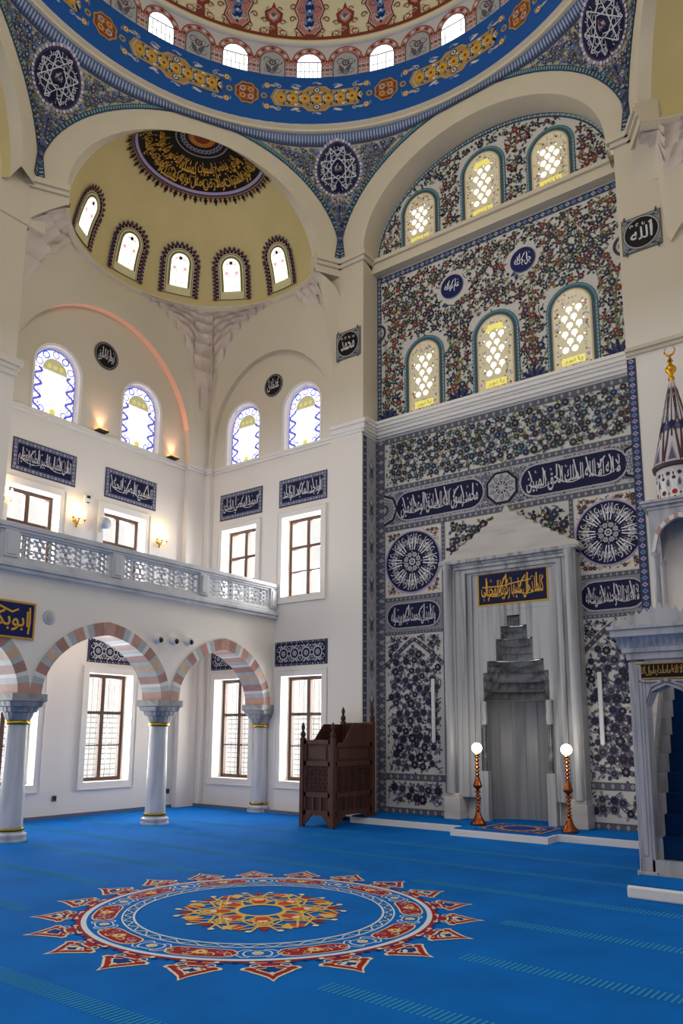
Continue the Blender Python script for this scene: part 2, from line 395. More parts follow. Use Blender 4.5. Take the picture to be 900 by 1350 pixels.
# ---- floor with the woven medallion
carpet = M('blue_carpet', '#0467bd', .97, var=.12, scale=1.6, bump=.2)
fl = MB(carpet); fl.box(-13.2, 6, -4, 12.6, -.2, 0)
FA = Art(lambda x, y, h: (x, y, .0006+h), .0009, fl)
MX, MY = -4.88, 5.36
for k in range(8):                           # dotted prayer rows, broken around the medallion
    yb = 1.85+1.12*k
    for j in range(0, 460):
        x = -12.6+j*.04
        if hypot(x-MX, yb-MY) > 2.12: FA.poly([(x, yb-.085), (x+.016, yb-.085), (x+.026, yb+.085), (x+.01, yb+.085)], 'cband', 1)
N = 20
for i in range(N):                           # palmette rays
    a = 2*PI*(i+.5)/N; ca, sa = cos(a), sin(a)
    T = lambda x, y, ca=ca, sa=sa: (MX+x*ca-y*sa, MY+x*sa+y*ca)
    half = [(1.57, .15), (1.61, .08), (1.65, .075), (1.67, .13), (1.69, .2), (1.73, .215), (1.76, .17), (1.8, .14), (1.86, .085), (1.92, .035), (2.0, 0)]
    def pal(k, dx, c, l): FA.poly([T(1.75+(x-1.75)*k+dx, y*k) for x, y in half]+[T(1.75+(x-1.75)*k+dx, -y*k) for x, y in half[::-1][1:]], c, l)
    pal(1, 0, 'ccream', 2); pal(.86, 0, 'cred', 3); pal(.5, .01, 'ccream', 4); pal(.4, .01, 'cnavy', 5)
    for s in (-1, 1):
        FA.curl(*T(1.66, .1*s), .05, a, 1.2, .014, 'ccream', 5, s); FA.disc(*T(1.6, .16*s), .022, 'cnavy', 5, 8)
        FA.leaf(*T(1.72, 0), .11, .02, a+s*.9, 'ccream', 5)
    FA.disc(*T(1.83, 0), .02, 'ccream', 6, 8)
FA.ring(MX, MY, 1.53, 1.585, 'cred', 3, 80); FA.ring(MX, MY, 1.5, 1.545, 'cwhite', 4, 80)
for i in range(80):
    a = 2*PI*i/80; FA.disc(MX+1.585*cos(a), MY+1.585*sin(a), .022, 'ccream' if i % 2 else 'cnavy', 5, 8)
FA.ring(MX, MY, 1.19, 1.5, 'cblue', 3, 80); FA.ring(MX, MY, 1.2, 1.215, 'cwhite', 4, 80)
def arcband(a, da, r0, r1, c, l, n=14):
    P = []
    for i in range(n+1):
        t = -1+2*i/n; k = sqrt(max(0, 1-abs(t)**5)); P.append((a+da*t, (r0+r1)/2+(r1-r0)/2*k))
    for i in range(n+1):
        t = 1-2*i/n; k = sqrt(max(0, 1-abs(t)**5)); P.append((a+da*t, (r0+r1)/2-(r1-r0)/2*k))
    FA.poly([(MX+r*cos(q), MY+r*sin(q)) for q, r in P], c, l)
for i in range(10):
    a = 2*PI*i/10+.1
    arcband(a, .215, 1.255, 1.47, 'ccream', 4); arcband(a, .205, 1.268, 1.457, 'cred', 5)
    for s in range(-3, 4):
        q = a+s*.055; r = 1.36
        FA.curl(MX+(r+(.035 if s % 2 else -.03))*cos(q), MY+(r+(.035 if s % 2 else -.03))*sin(q), .045, q+s, 1.1, .013, 'ccream' if s % 2 else 'lilac', 6, 1 if s % 2 else -1)
    FA.flower(MX+1.36*cos(a), MY+1.36*sin(a), .06, 7, ('cgold', 'ccream', 'cred'))
    b = a+PI/10
    arcband(b, .085, 1.285, 1.44, 'cwhite', 4); arcband(b, .074, 1.297, 1.428, 'cblue', 5)
    FA.flower(MX+1.36*cos(b), MY+1.36*sin(b), .048, 6, ('ccream', 'cgold', 'ccream'))
    for s in (-1, 1):
        FA.stroke([(MX+(1.36+.1*sin(t*PI*2)*s)*cos(b-.13+.26*t), MY+(1.36+.1*sin(t*PI*2)*s)*sin(b-.13+.26*t)) for t in (i/10 for i in range(11))], .012, 'cwhite', 4)
FA.ring(MX, MY, 1.1, 1.12, 'cwhite', 4, 80)
for s in (0, PI):
    FA.stroke([(MX+(1.16+.028*sin(40*t+s))*cos(t), MY+(1.16+.028*sin(40*t+s))*sin(t)) for t in (2*PI*i/400 for i in range(401))], .013, 'cband' if s else 'cwhite', 4)
# knotted star in the middle
for k in range(8):
    a = 2*PI*k/8
    T = lambda x, y, a=a: (MX+x*cos(a)-y*sin(a), MY+x*sin(a)+y*cos(a))
    FA.poly([T(.24, -.06), T(.36, -.1), T(.5, -.08), T(.56, 0), T(.5, .08), T(.36, .1), T(.24, .06)], 'cgold', 3)
    FA.poly([T(.27, -.045), T(.36, -.075), T(.48, -.06), T(.53, 0), T(.48, .06), T(.36, .075), T(.27, .045)], 'cor', 4)
    FA.poly([T(.5, -.2), T(.62, -.14), T(.7, -.22), T(.6, -.27)], 'cor', 4)
    FA.poly([T(.5, .2), T(.62, .14), T(.7, .22), T(.6, .27)], 'cgold', 4)
    for s in (-1, 1):
        for p, q in (((.22, 0), (.4, .17)), ((.4, .17), (.6, .05)), ((.6, .05), (.76, .12)), ((.3, .22), (.56, -.06)), ((.56, -.06), (.68, .2)), ((.44, .0), (.66, .27))):
            FA.stroke([T(p[0], s*p[1]), T((p[0]+q[0])/2, s*(p[1]+q[1])/2), T(q[0], s*q[1])], .02, 'cgold', 5)
        FA.disc(*T(.74, s*.13), .03, 'ccream', 5, 8); FA.disc(*T(.42, s*.02), .03, 'ccream', 6, 8)
        FA.poly([T(.6, s*.0), T(.66, s*.05), T(.74, s*.0), T(.66, -s*.05)], 'cred', 4)
FA.ring(MX, MY, .2, .245, 'cgold', 4, 24)
fl.build('floor', kind='structure')

# ------------------------------------------------------------------ walls with real openings
def Lp(s, z, d=0.): return (XL-d, s, z)      # d > 0 goes outdoors
def Fp(s, z, d=0.): return (s, YF+d, z)
def rloop(c, w, z0, z1): return [(c-w/2, z0), (c+w/2, z0), (c+w/2, z1), (c-w/2, z1)]
def aloop(c, w, z0, z1, n=12):
    r = w/2; return [(c-r, z0), (c+r, z0)]+[(c+r*cos(PI*i/n), z1-r+r*sin(PI*i/n)) for i in range(n+1)]
WN = [0]
def reveal(mb, P, loop, depth, mat):
    n = len(loop)
    for i in range(n):
        a, b = loop[i], loop[(i+1) % n]; mb.face([P(*a), P(*b), P(*b, depth), P(*a, depth)], mat)
def pbox(mb, P, s0, s1, z0, z1, d0, d1, mat=None):
    p = [P(s, z, d) for d in (d0, d1) for z in (z0, z1) for s in (s0, s1)]
    mb.add(p, [(0, 2, 3, 1), (4, 5, 7, 6), (0, 1, 5, 4), (2, 6, 7, 3), (0, 4, 6, 2), (1, 3, 7, 5)], mat)
def rect_window(P, c, w, z0, z1, grille):
    WN[0] += 1; root = structure('window_%d' % WN[0], P(c, z0))
    d = .3; t = .07; H = z1-z0
    fr = MB(frame_brown)
    pbox(fr, P, c-w/2, c-w/2+t, z0, z1, d-.05, d+.02); pbox(fr, P, c+w/2-t, c+w/2, z0, z1, d-.05, d+.02)
    pbox(fr, P, c-w/2+t, c+w/2-t, z0, z0+t, d-.05, d+.02); pbox(fr, P, c-w/2+t, c+w/2-t, z1-t, z1, d-.05, d+.02)
    pbox(fr, P, c-t*.6, c+t*.6, z0+t, z1-t, d-.06, d+.015)
    for k, tt in ((.635, .05), (.33, .022)):
        for s in (-1, 1):
            a, b = sorted((c+s*t*.6, c+s*(w/2-t))); pbox(fr, P, a, b, z0+H*k-tt*.6, z0+H*k+tt*.6, d-.055, d+.012)
    fr.build('window_frame', root); rv = MB(trim_white); reveal(rv, P, rloop(c, w, z0, z1), .34, trim_white); rv.build('window_reveal', root)
    pane = MB(glass); pbox(pane, P, c-w/2+.02, c+w/2-.02, z0+.02, z1-.02, d, d+.006); pane.build('window_pane', root)
    if grille:
        gr = MB(iron)
        for i in range(1, 8):
            s = c-w/2+w*i/8; pbox(gr, P, s-.006, s+.006, z0, z1, d+.12, d+.132)
        for i in range(1, 14):
            z = z0+H*.64*i/13; pbox(gr, P, c-w/2, c+w/2, z-.006, z+.006, d+.133, d+.145)
        gr.build('window_grille', root)
    tr = MB(trim_white); b = .115
    for q in ((c-w/2-b, c-w/2, z0-.12, z1+b), (c+w/2, c+w/2+b, z0-.12, z1+b), (c-w/2, c+w/2, z1, z1+b), (c-w/2, c+w/2, z0-.12, z0)):
        pbox(tr, P, *q, -.025, .0)
    for q in ((c-w/2-b-.02, c-w/2-b, z0-.14, z1+b+.02), (c+w/2+b, c+w/2+b+.02, z0-.14, z1+b+.02), (c-w/2-b, c+w/2+b, z1+b, z1+b+.02), (c-w/2-b, c+w/2+b, z0-.14, z0-.12)):
        pbox(tr, P, *q, -.04, .0)
    tr.build('window_trim', root)
def arch_window(P, c, w, z0, z1):
    WN[0] += 1; root = structure('window_%d' % WN[0], P(c, z0)); d = .13
    A = Art(lambda x, z, h: P(x, z, d-h), .002); k = .92; W = w*k; L = aloop(c, W, z0+.02, z1-.04)
    A.poly(aloop(c, w*1.1, z0-.05, z1+.05), trim_white, 0); A.poly(L, 'day', 2)
    g = .17*W                                  # wavy blue strapwork border with a clear leaded centre
    rr = W/2; spr = z1-.04-rr
    for s in (-1, 1):
        pts = []
        nz = 44
        for i in range(nz+1):
            z = z0+.06+(spr-z0-.06)*i/nz; off = .5+.5*sin((z-z0)*2*PI/.27); pts.append((c+s*(W/2-.02-off*g), z))
        A.stroke(pts, .05, 'sblue', 3); A.stroke([(x-s*.03, z) for x, z in pts], .02, 'sviolet', 4)
        A.stroke([(c+s*(W/2-.02-(.5-.5*sin((z-z0)*2*PI/.27))*g*.8), z) for x, z in pts], .02, 'sviolet', 3)
        A.stroke([(c+s*(W/2-.008), z0+.02), (c+s*(W/2-.008), (z0+spr)/2), (c+s*(W/2-.008), spr)], .022, 'sblue', 3)
        A.stroke([(c+s*(W/2-g-.015), z0+.2), (c+s*(W/2-g-.015), (z0+spr)/2), (c+s*(W/2-g-.015), spr)], .012, 'slate', 3)
    A.ring(c, spr, rr-.03, rr, 'sblue', 3, 16, 0, PI)
    for i in range(5):
        a = PI*(i+.5)/5; A.ring(c+(rr-.1)*cos(a), spr+(rr-.1)*sin(a), .055, .085, 'sblue' if i % 2 else 'sviolet', 4, 10)
    A.poly([(c+(rr-g-.03)*cos(PI*i/10), spr+(rr-g-.03)*sin(PI*i/10)) for i in range(11)], 'palegreen', 4)
    for i in range(3): A.flower(c+(i-1)*.13, spr+.09, .05, 5, ('yel', 'palegreen', 'yel'))
    A.stroke([(c-W/2+g, spr-.01), (c, spr-.01), (c+W/2-g, spr-.01)], .014, 'olive', 4)
    for zz in (.35, .68): A.stroke([(c-W/2+g, z0+.2+(spr-z0-.2)*zz), (c, z0+.2+(spr-z0-.2)*zz), (c+W/2-g, z0+.2+(spr-z0-.2)*zz)], .01, 'lgrey', 4)
    A.stroke([(c-W/2+.03, z0+.2), (c, z0+.2), (c+W/2-.03, z0+.2)], .012, 'slate', 4)
    A.disc(c, z0+.1, .07, 'yel', 4, 8)
    for s in (-1, 1): A.ring(c+s*W*.27, z0+.1, .05, .075, 'sblue', 4, 10)
    A.mb.build('stained_pane', root); rv = MB(trim_white); reveal(rv, P, aloop(c, w, z0, z1), .14, trim_white); rv.build('window_reveal', root)
    tr = MB(trim_white); lo = aloop(c, w, z0, z1); l2 = aloop(c, w+.09, z0-.0, z1+.045)
    n = len(lo)
    for i in range(1, n):
        j = (i+1) % n
        tr.face([P(*lo[i], -.012), P(*lo[j], -.012), P(*l2[j], -.012), P(*l2[i], -.012)]); tr.face([P(*l2[i], -.012), P(*l2[j], -.012), P(*l2[j], 0), P(*l2[i], 0)])
    tr.build('window_trim', root)
WL = []; WF = []
LW = [(y, 1.05, .62, 2.72, True) for y in (5.3, 7.38, 9.47)]+[(y, 1.05, 4.38, 6.08, False) for y in (7.52, 9.58)]
FW = [(x, 1.06, .62, 2.72, True) for x in (-11.7, -9.76)]+[(x, 1.05, 4.38, 6.1, False) for x in (-11.63, -9.82)]
LA = [(y, 1.0, 7.66, 9.1) for y in (7.82, 9.87)]
FAr = [(x, 1.0, 7.64, 9.04) for x in (-11.6, -9.86)]
def make_wall(name, P, outer, rects, archs, deep=.34):
    mb = MB(light_graded); holes = []
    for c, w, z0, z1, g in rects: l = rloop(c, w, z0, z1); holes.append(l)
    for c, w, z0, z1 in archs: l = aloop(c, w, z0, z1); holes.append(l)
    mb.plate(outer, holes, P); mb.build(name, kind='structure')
    for r in rects: rect_window(P, *r)
    for r in archs: arch_window(P, *r)
make_wall('wall_left', Lp, [(3.2, 0), (YF, 0), (YF, 11.14), (3.2, 11.14)], LW, LA)
make_wall('wall_front', Fp, [(XL, 0), (XA, 0), (XA, 11.62), (XL, 11.62)], FW, FAr)
# front wall to the right of the tiled recess, and the two cheeks of the recess
mb = MB(light_graded); mb.plate([(XB, 0), (1.15, 0), (1.15, 11.62), (XB, 11.62)], [], Fp)
mb.face([(XB, YF, 0), (XB, YT, 0), (XB, YT, 11.62), (XB, YF, 11.62)]); mb.face([(XA, YF, 0), (XA, YT, 0), (XA, YT, 11.62), (XA, YF, 11.62)])
mb.build('wall_front_right', kind='structure')
boxpart('pilaster', None, light_graded, (XL, XL+.15, 11.16, YF, 0, 7.72), (XL, -12.5, YF-.12, YF, 0, 7.72), (-9.06, XA, YF-.035, YF, 0, 7.6))['kind'] = 'structure'
# plain pier on the left, at the next corner of the hexagon
mb = MB(light_graded); mb.box(XL, -11.95, 4.9, 6.47, 4.08, 11.6); mb.box(XL, -11.92, 4.9, 6.8, 10.6, 13.2)
for q, z in ((.1, 7.98), (.06, 7.9), (.03, 7.8)): mb.box(XL, -11.95+q, 4.9, 6.47+q, z-.12, z)
mb.build('wall_pier', kind='structure')
# string courses and skirting
mb = MB(trim_white)
for z0, z1, o in ((7.5, 7.56, .035), (7.56, 7.62, .06)):
    mb.box(XL+.0, XL+o, 6.47, 11.16, z0, z1); mb.box(XL+.15, XL+.15+o, 11.1, YF-.12, z0, z1); mb.box(XL+.15, -12.45, YF-.12-o, YF-.12, z0, z1)
    mb.box(-12.5, XA, YF-o-.002, YF, z0, z1)
mb.build('trim_1', kind='structure')
mb = MB(M('skirting_tile', '#5d6680', .5)); mb.box(XL, XL+.015, 3.2, 11.16, 0, .06); mb.box(XL+.15, XA, YF-.14, YF-.12, 0, .06); mb.build('baseboard_left', kind='structure')
# ------------------------------------------------------------------ upper shell: bays, arches, pendentives, dome
C = Vector((HC[0]-HA/2, YF)); Rv = Vector((HC[0]+HA/2, YF)); Lv = Vector((HC[0]-HA, HC[1])); Gv = Vector((HC[0]+HA, HC[1]))
Fv = Vector((HC[0]-HA/2, HC[1]-HR)); Hv = Vector((HC[0]+HA/2, HC[1]-HR))
ZS, AO, BO = 11.6, HA/2, 2.3               # springing, outer arch half-span and rise
Mm = (C+Lv)/2; En = (Lv-C).normalized(); Nn = Vector((En.y, -En.x))
if Nn.dot(Vector((XL, YF))-Mm) < 0: Nn = -Nn
def mir(p, on): return (2*HC[0]-p[0], p[1], p[2]) if on else tuple(p)
def semi(ph, ps, h=0.):
    q = Mm+En*((2.5-h)*cos(ps)*sin(ph))+Nn*(.2+(2.3-h)*cos(ps)*cos(ph)); return (q.x, q.y, 11.2+(2.5-h)*sin(ps))
xlp, RL = XL+.15, 2.5
def lower(ph, on=False):
    d = Nn*cos(ph)+En*sin(ph); best = 9.; side = 'L'
    if d.x < -1e-6: best = (xlp-Mm.x)/d.x
    if d.y > 1e-6:
        tf = (YF-Mm.y)/d.y
        if tf < best:
            X = Mm.x+d.x*tf; fade = max(0., min(1., (-9.15-X)/.5)); best = (YF-.12*fade-Mm.y)/d.y; side = 'F'
    p = Mm+d*best
    if side == 'L':
        u = (p.y-8.9)/2.25; z = 7.9+2.38*sqrt(1-u*u) if abs(u) < 1 else 7.7
    else:
        u = (p.x+10.75)/1.75; z = 8.1+1.9*sqrt(1-u*u) if abs(u) < 1 else 7.7
        if on and p.x > -9.4: z = max(z, 8.1+min(1., (p.x+9.4)/.15)*2.4)
        elif p.x > -9.0: z = max(8.1, 8.1+(p.x+9.0)/.145*2.6) if p.x > -9.0 else z
    return d, best, z, side
def bez(a, b, c, d, t): s = 1-t; return a*s**3+3*b*s*s*t+3*c*s*t*t+d*t**3
def spandrel(ph, t, h=0., on=False):
    d, D, z, side = lower(ph, on); r0 = RL
    r = bez(D, D, D*.55+r0*.45, r0, t)-h; zz = bez(z, lerp(z, 11.2, .4), lerp(z, 11.2, .8), 11.2, t)
    p = Mm+d*r; return (p.x, p.y, zz)
def bay(on, name):
    mb = MB(light_graded); NP = 160; T = [i/14 for i in range(15)]
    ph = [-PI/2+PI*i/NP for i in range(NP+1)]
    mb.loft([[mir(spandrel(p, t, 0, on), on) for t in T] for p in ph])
    rev = MB(light_graded)
    for a, b in zip(ph, ph[1:]):
        pa, pb = spandrel(a, 0, 0, on), spandrel(b, 0, 0, on); sa, sb = lower(a)[3], lower(b)[3]
        if sa != sb: continue
        Q = (lambda p: (XL, p[1], p[2])) if sa == 'L' else (lambda p: (p[0], YF, p[2]))
        rev.face([mir(q, on) for q in (pa, pb, Q(pb), Q(pa))], reveal_glow if sa == 'L' and not on and pa[1] > 7.6 and pa[2] > 7.8 else None)
    mb.build('wall_spandrel', smooth=True, auto=40, kind='structure'); rev.build('arch_reveal', kind='structure')
    sd = MB(semi_yellow); sd.loft([[mir(semi(-PI/2+PI*i/48, PI/2*j/20), on) for j in range(21)] for i in range(49)])
    sd.build(name, smooth=True, kind='structure')
    cp_ = [spandrel(PI/2, t) for t in T]; f4 = Mm+En*4.6
    cl = MB(light_graded); cl.face([mir(p, on) for p in cp_[::-1]]+[mir((f4.x, f4.y, cp_[0][2]), on), mir((f4.x, f4.y, 11.62), on), mir((*(Mm+En*2.45), 11.62), on), mir((*(Mm+En*2.45), 11.2), on)])
    q = [C, C+En*.57, C+En*.57+Nn*.3, Vector((-9.6, YF))]
    cl.prism([(p.x, p.y) for p in q], lambda x, y: mir((x, y, 11.2), on), lambda x, y: mir((x, y, 11.62), on)); cl.build('wall_corbel', kind='structure')
    lg = MB(cream_wall)                                   # lip at the foot of the half dome
    for r0, r1, z0, z1 in ((RL+.02, RL-.07, 11.12, 11.17), (RL-.07, RL-.07, 11.17, 11.25), (RL-.07, RL+.03, 11.25, 11.28)):
        lg.loft([[mir((*(Mm+(Nn*cos(p)+En*sin(p))*r), z), on) for r, z in ((r0, z0), (r1, z1))] for p in ph[::4]])
    lg.build('cornice', smooth=True, kind='structure')
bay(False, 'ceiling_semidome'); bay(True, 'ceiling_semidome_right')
# stalactite corbelling in the corner and at the arch feet
def muqarnas(on, phc, spec, mb, cell=.34):
    for t0, t1, hw, dep in spec:
        half = math.radians(hw); R0 = lower(phc)[1]; rr = bez(R0, R0, R0*.55+RL*.45, RL, (t0+t1)/2)
        n = max(1, round(2*half*rr/cell))
        for k in range(n):
            a0 = phc-half+2*half*k/n; a1 = phc-half+2*half*(k+1)/n; G = []
            for i in range(9):
                u = i/8; row = []
                for j in range(7):
                    v = j/6; arch = 1-(2*u-1)**2; notch = max(0., arch*1.05-v*.75)   # hollow niche cut in a stepping block
                    h = dep*(.35+.75*v)-dep*1.0*notch*(1 if v < .95 else .2)
                    row.append(mir(spandrel(lerp(a0, a1, u), lerp(t0, t1, v), max(.0, h)+.004, on), on))
                row.append(mir(spandrel(lerp(a0, a1, u), t1, 0, on), on)); G.append(row)
            mb.loft(G)
mq = MB(muq_mat); PC = math.radians(-17.6)
muqarnas(False, PC, [(.32, .44, 3, .06), (.44, .54, 7, .08), (.54, .63, 11, .1), (.63, .71, 16, .1), (.71, .785, 21, .11), (.785, .855, 26, .11), (.855, .92, 31, .1), (.92, .985, 36, .09)], mq)
muqarnas(False, math.radians(-80), [(.66, .77, 5, .05), (.77, .88, 8, .07), (.88, .985, 10, .07)], mq, .26)
muqarnas(False, math.radians(80), [(.55, .66, 5, .06), (.66, .77, 8, .08), (.77, .88, 10, .09), (.88, .985, 10, .08)], mq, .26)
mq.build('wall_muqarnas', smooth=True, auto=22, kind='structure')
mq = MB(muq_mat); muqarnas(True, math.radians(-80), [(.5, .6, 4, .05), (.6, .7, 6, .06), (.7, .8, 9, .08), (.8, .9, 10, .09), (.9, .985, 10, .08)], mq, .26)
mq.build('wall_muqarnas_right', smooth=True, auto=22, kind='structure')

def ell(a, b, th): return (a*cos(th), ZS+b*sin(th))
def arch_side(Pa, Pb, name, ai, bi, semid, depth=.2, cen=0.):
    """archivolt on one side of the hexagon: face ring and soffit"""
    mid = (Pa+Pb)/2; e = (Pb-Pa).normalized(); n = Vector((e.y, -e.x)); n = n if n.dot(mid-Vector(HC)) > 0 else -n
    P = lambda s, z, d=0.: (*(mid+e*s+n*d), z)
    mb = MB(cream_wall); K = 48
    th = [PI*i/K for i in range(K+1)]
    out = [ell(AO, BO, t) for t in th]; inn = [(cen+ell(ai, bi, t)[0], ell(ai, bi, t)[1]) for t in th]
    mb.loft([[P(*o), P(*[lerp(o[k], i[k], .5) for k in (0, 1)], -.0), P(*i)] for o, i in zip(out, inn)])
    if semid: back = [(2.5*cos(t), 11.2+2.5*sin(t)) for t in th]
    else: back = inn
    mb.loft([[P(*i), P(*b, depth)] for i, b in zip(inn, back)])
    for s in (0, -1):                                     # feet under the springing
        o, i, b = out[s], inn[s], back[s]
        mb.face([P(*o), P(*i), P(i[0], ZS-.2), P(o[0], ZS-.2)]); mb.face([P(*i), P(*b, depth), P(b[0], 11.2, depth), P(i[0], ZS-.2)])
    mb.build(name, smooth=True, auto=30, kind='structure')
arch_side(C, Rv, 'arch_front', 2.52, 1.86, False, YT-YF, .1)
arch_side(Lv, C, 'arch_left', 2.5, 1.9, True); arch_side(Rv, Gv, 'arch_right', 2.5, 1.9, True)
arch_side(Fv, Lv, 'arch_rear_left', 2.5, 1.9, True); arch_side(Gv, Hv, 'arch_rear_right', 2.5, 1.9, True)
# half dome behind the rear left arch
midr = (Fv+Lv)/2; er = (Lv-Fv).normalized(); nr = Vector((er.y, -er.x)); nr = nr if nr.dot(midr-Vector(HC)) > 0 else -nr
sd = MB(semi_yellow)
sd.loft([[(*(midr+er*(2.5*cos(q)*sin(p))+nr*(.2+2.3*cos(q)*cos(p))), 11.2+2.5*sin(q)) for q in (PI/2*j/14 for j in range(15))] for p in (-PI/2+PI*i/28 for i in range(29))])
sd.build('ceiling_semidome_rear', smooth=True, kind='structure')
# moulded impost at the arch feet
mb = MB(cream_wall)
for o, z0, z1 in ((.05, 11.36, 11.44), (.1, 11.44, 11.52), (.06, 11.52, 11.58)):
    mb.box(C.x-.02, XA+o, YF-o, YF, z0, z1); mb.box(XA, XA+o, YF, YT, z0, z1)
    mb.box(XB-o, Rv.x+.3, YF-o, YF, z0, z1)
    for A0, d in ((C, En),):
        q = [A0, A0+d*.56, A0+d*.56-Nn*o, A0-Nn*o-d*.05]; mb.prism([(p.x, p.y) for p in q], lambda x, y, z=z0: (x, y, z), lambda x, y, z=z1: (x, y, z))
    for A0, d, nn in ((Rv, (Gv-Rv).normalized(), None),):
        nn = Vector((d.y, -d.x)); nn = nn if nn.dot(Vector(HC)-A0) > 0 else -nn
        q = [A0-d*.1, A0+d*.56, A0+d*.56+nn*o, A0+nn*o-d*.1]; mb.prism([(p.x, p.y) for p in q], lambda x, y, z=z0: (x, y, z), lambda x, y, z=z1: (x, y, z))
    q = [Lv, Lv-En*.56, Lv-En*.56-Nn*o, Lv-Nn*o+En*.3]; mb.prism([(p.x, p.y) for p in q], lambda x, y, z=z0: (x, y, z), lambda x, y, z=z1: (x, y, z))
mb.build('cornice_impost', kind='structure')
mb = MB(cream_wall)                                       # thin course on the right pier
for o, z0, z1 in ((.04, 7.56, 7.62), (.08, 7.62, 7.68)): mb.box(XB, 1.1, YF-o, YF, z0, z1)
mb.build('trim_2', kind='structure')

# ---- pendentives
ZR, RR, ZW = 14.05, 5.3, 13.43
def azd(th, th0):                                         # distance to the hexagon side / arch height at azimuth offset
    d = th-th0; s = 1 if d >= 0 else -1; off = math.radians(30)-abs(d); D = HR/cos(off); x = HR*math.tan(off)
    return D, ZS+BO*sqrt(max(0, 1-(x/AO)**2))
def pend(th0, u, z, h=0.):
    th = th0-u/5.5; D, za = azd(th, th0); t = max(0., min(1., (z-za)/max(.05, ZR-za)))
    r = D+(RR-D)*t**1.8-h; return (HC[0]+r*cos(th), HC[1]+r*sin(th), z)
for nm, deg, art in (('ceiling_pendentive_front', 120, True), ('ceiling_pendentive_left', 180, True), ('ceiling_pendentive_right', 60, True), ('ceiling_pendentive_rear', 240, False), ('ceiling_pendentive_far', 0, False), ('ceiling_pendentive_back', 300, False)):
    th0 = math.radians(deg); mb = MB(pm('tilep')); U = 5.5*math.radians(30)
    us = [U*(-1+2*i/60) for i in range(61)]
    mb.loft([[pend(th0, u, lerp(azd(th0+u/5.5, th0)[1], ZR, j/16)) for j in range(17)] for u in us])
    if art:
        A = Art(lambda u, z, h, th0=th0: pend(th0, u, z, h+.008), .006, mb); A.grid = .07
        za = lambda u: azd(th0+u/5.5, th0)[1]
        ins = lambda u, z: abs(u) < U-.06 and za(u)+.115 < z < ZR-.22 and hypot(u, z-ZW) > .5
        W0 = .6
        # edging along the two arches
        for s in (-1, 1):
            n = 64
            for i in range(n):
                u0, u1 = s*U*i/n, s*U*(i+1)/n; uu0, uu1 = s*(max(abs(u0)+0, 0)), u1
                z0, z1 = za(u0), za(u1); L = hypot(u1-u0, z1-z0); tx, tz = (u1-u0)/L, (z1-z0)/L; nx, nz = -tz*s, tx*s
                w = .1
                if z0+w*nz > ZR-.02: continue
                A.poly([(u0, z0), (u1, z1), (u1+nx*w, min(ZR, z1+nz*w)), (u0+nx*w, min(ZR, z0+nz*w))], 'slated', 1)
                m = max(1, int(L/.07))
                for k in range(m):
                    t = (k+.5)/m; cx, cz = lerp(u0, u1, t)+nx*w*.5, lerp(z0, z1, t)+nz*w*.5
                    A.poly([(cx-.024*tx-.024*nx, cz-.024*tz-.024*nz), (cx+.004*tx-.03*nx, cz+.004*tz-.03*nz), (cx+.02*tx+.03*nx, cz+.02*tz+.03*nz), (cx-.01*tx+.034*nx, cz-.01*tz+.034*nz)], 'lgrey' if k % 2 else 'turq', 2)
        n = 88                                            # scalloped edging under the ring
        for i in range(n):
            u0, u1 = U*(-1+2*i/n), U*(-1+2*(i+1)/n)
            A.poly([(u0, ZR-.21), (u1, ZR-.21), (u1, ZR), (u0, ZR)], 'slated', 3)
            m = (u0+u1)/2; w = (u1-u0)*.38
            A.poly([(m-w, ZR-.03), (m-w, ZR-.13), (m, ZR-.19), (m+w, ZR-.13), (m+w, ZR-.03)], 'sky', 4); A.poly([(m-w*.5, ZR-.06), (m-w*.5, ZR-.12), (m, ZR-.16), (m+w*.5, ZR-.12), (m+w*.5, ZR-.06)], 'lgrey', 5)
        floral(A, -U, ZS, U, ZR, ins, .1, .044, 2, [('slate', 'navy', 'lgrey'), ('navy', 'sky', 'lgrey'), ('plum', 'slate', 'lgrey'), ('sky', 'navy', 'offw')], 'olive', ('olive', 'green', 'slate', 'slated', 'maroon'), deg, .1, 5)
        for s in (-1, 1):                                 # big saz leaves and rosettes in the wings
            for q, sc in (((.98, 13.45), .7), ((.27, 12.35), .5)):
                u, z = s*q[0], q[1]
                if not ins(u, z): continue
                A.flower(u, z, .15*sc, 6, ('slate', 'sky', 'navy')); A.leaf(u-s*.35*sc, z-.05, .5*sc, .05, .9 if s > 0 else PI-.9, 'olive', 5, -.5*s); A.leaf(u+s*.12*sc, z+.12*sc, .42*sc, .05, -.6 if s > 0 else PI+.6, 'olive', 5, -.4*s)
        for q in range(5): A.flower(0, 11.85+.21*q, .05+.008*q, 6, ('slate', 'navy', 'lgrey'))
        for i in range(44): A.disc(.475*cos(2*PI*i/44), ZW+.475*sin(2*PI*i/44), .03, 'offw' if i % 2 else 'lilac', 7, 8)
        A.ring(0, ZW, .42, .45, 'plum', 7, 40); A.disc(0, ZW, .42, 'navyd', 7, 40)
        sp8 = [(.385*sin(PI*i/4+PI/8), ZW+.385*cos(PI*i/4+PI/8)) for i in range(8)]
        for i in range(8):                                # eight-pointed strapwork star with lettering between the points
            p, q = sp8[i], sp8[(i+3) % 8]; A.stroke([p, ((p[0]+q[0])/2, (p[1]+q[1])/2), q], .017, 'offw', 9)
            a = PI*i/4+PI/8
            def f(p, q, a=a):
                t = a+PI/8+(p-.5)*.5; r = .29+.1*q; return (r*sin(t), ZW+r*cos(t))
            A.polytext('محمد' if i % 2 else 'علي', f, 'offw', 8)
            A.ring(.2*sin(a), ZW+.2*cos(a), .045, .06, 'lgrey', 8, 10); A.curl(.33*sin(a), ZW+.33*cos(a), .06, PI/2-a, 1., .018, 'offw', 8, 1)
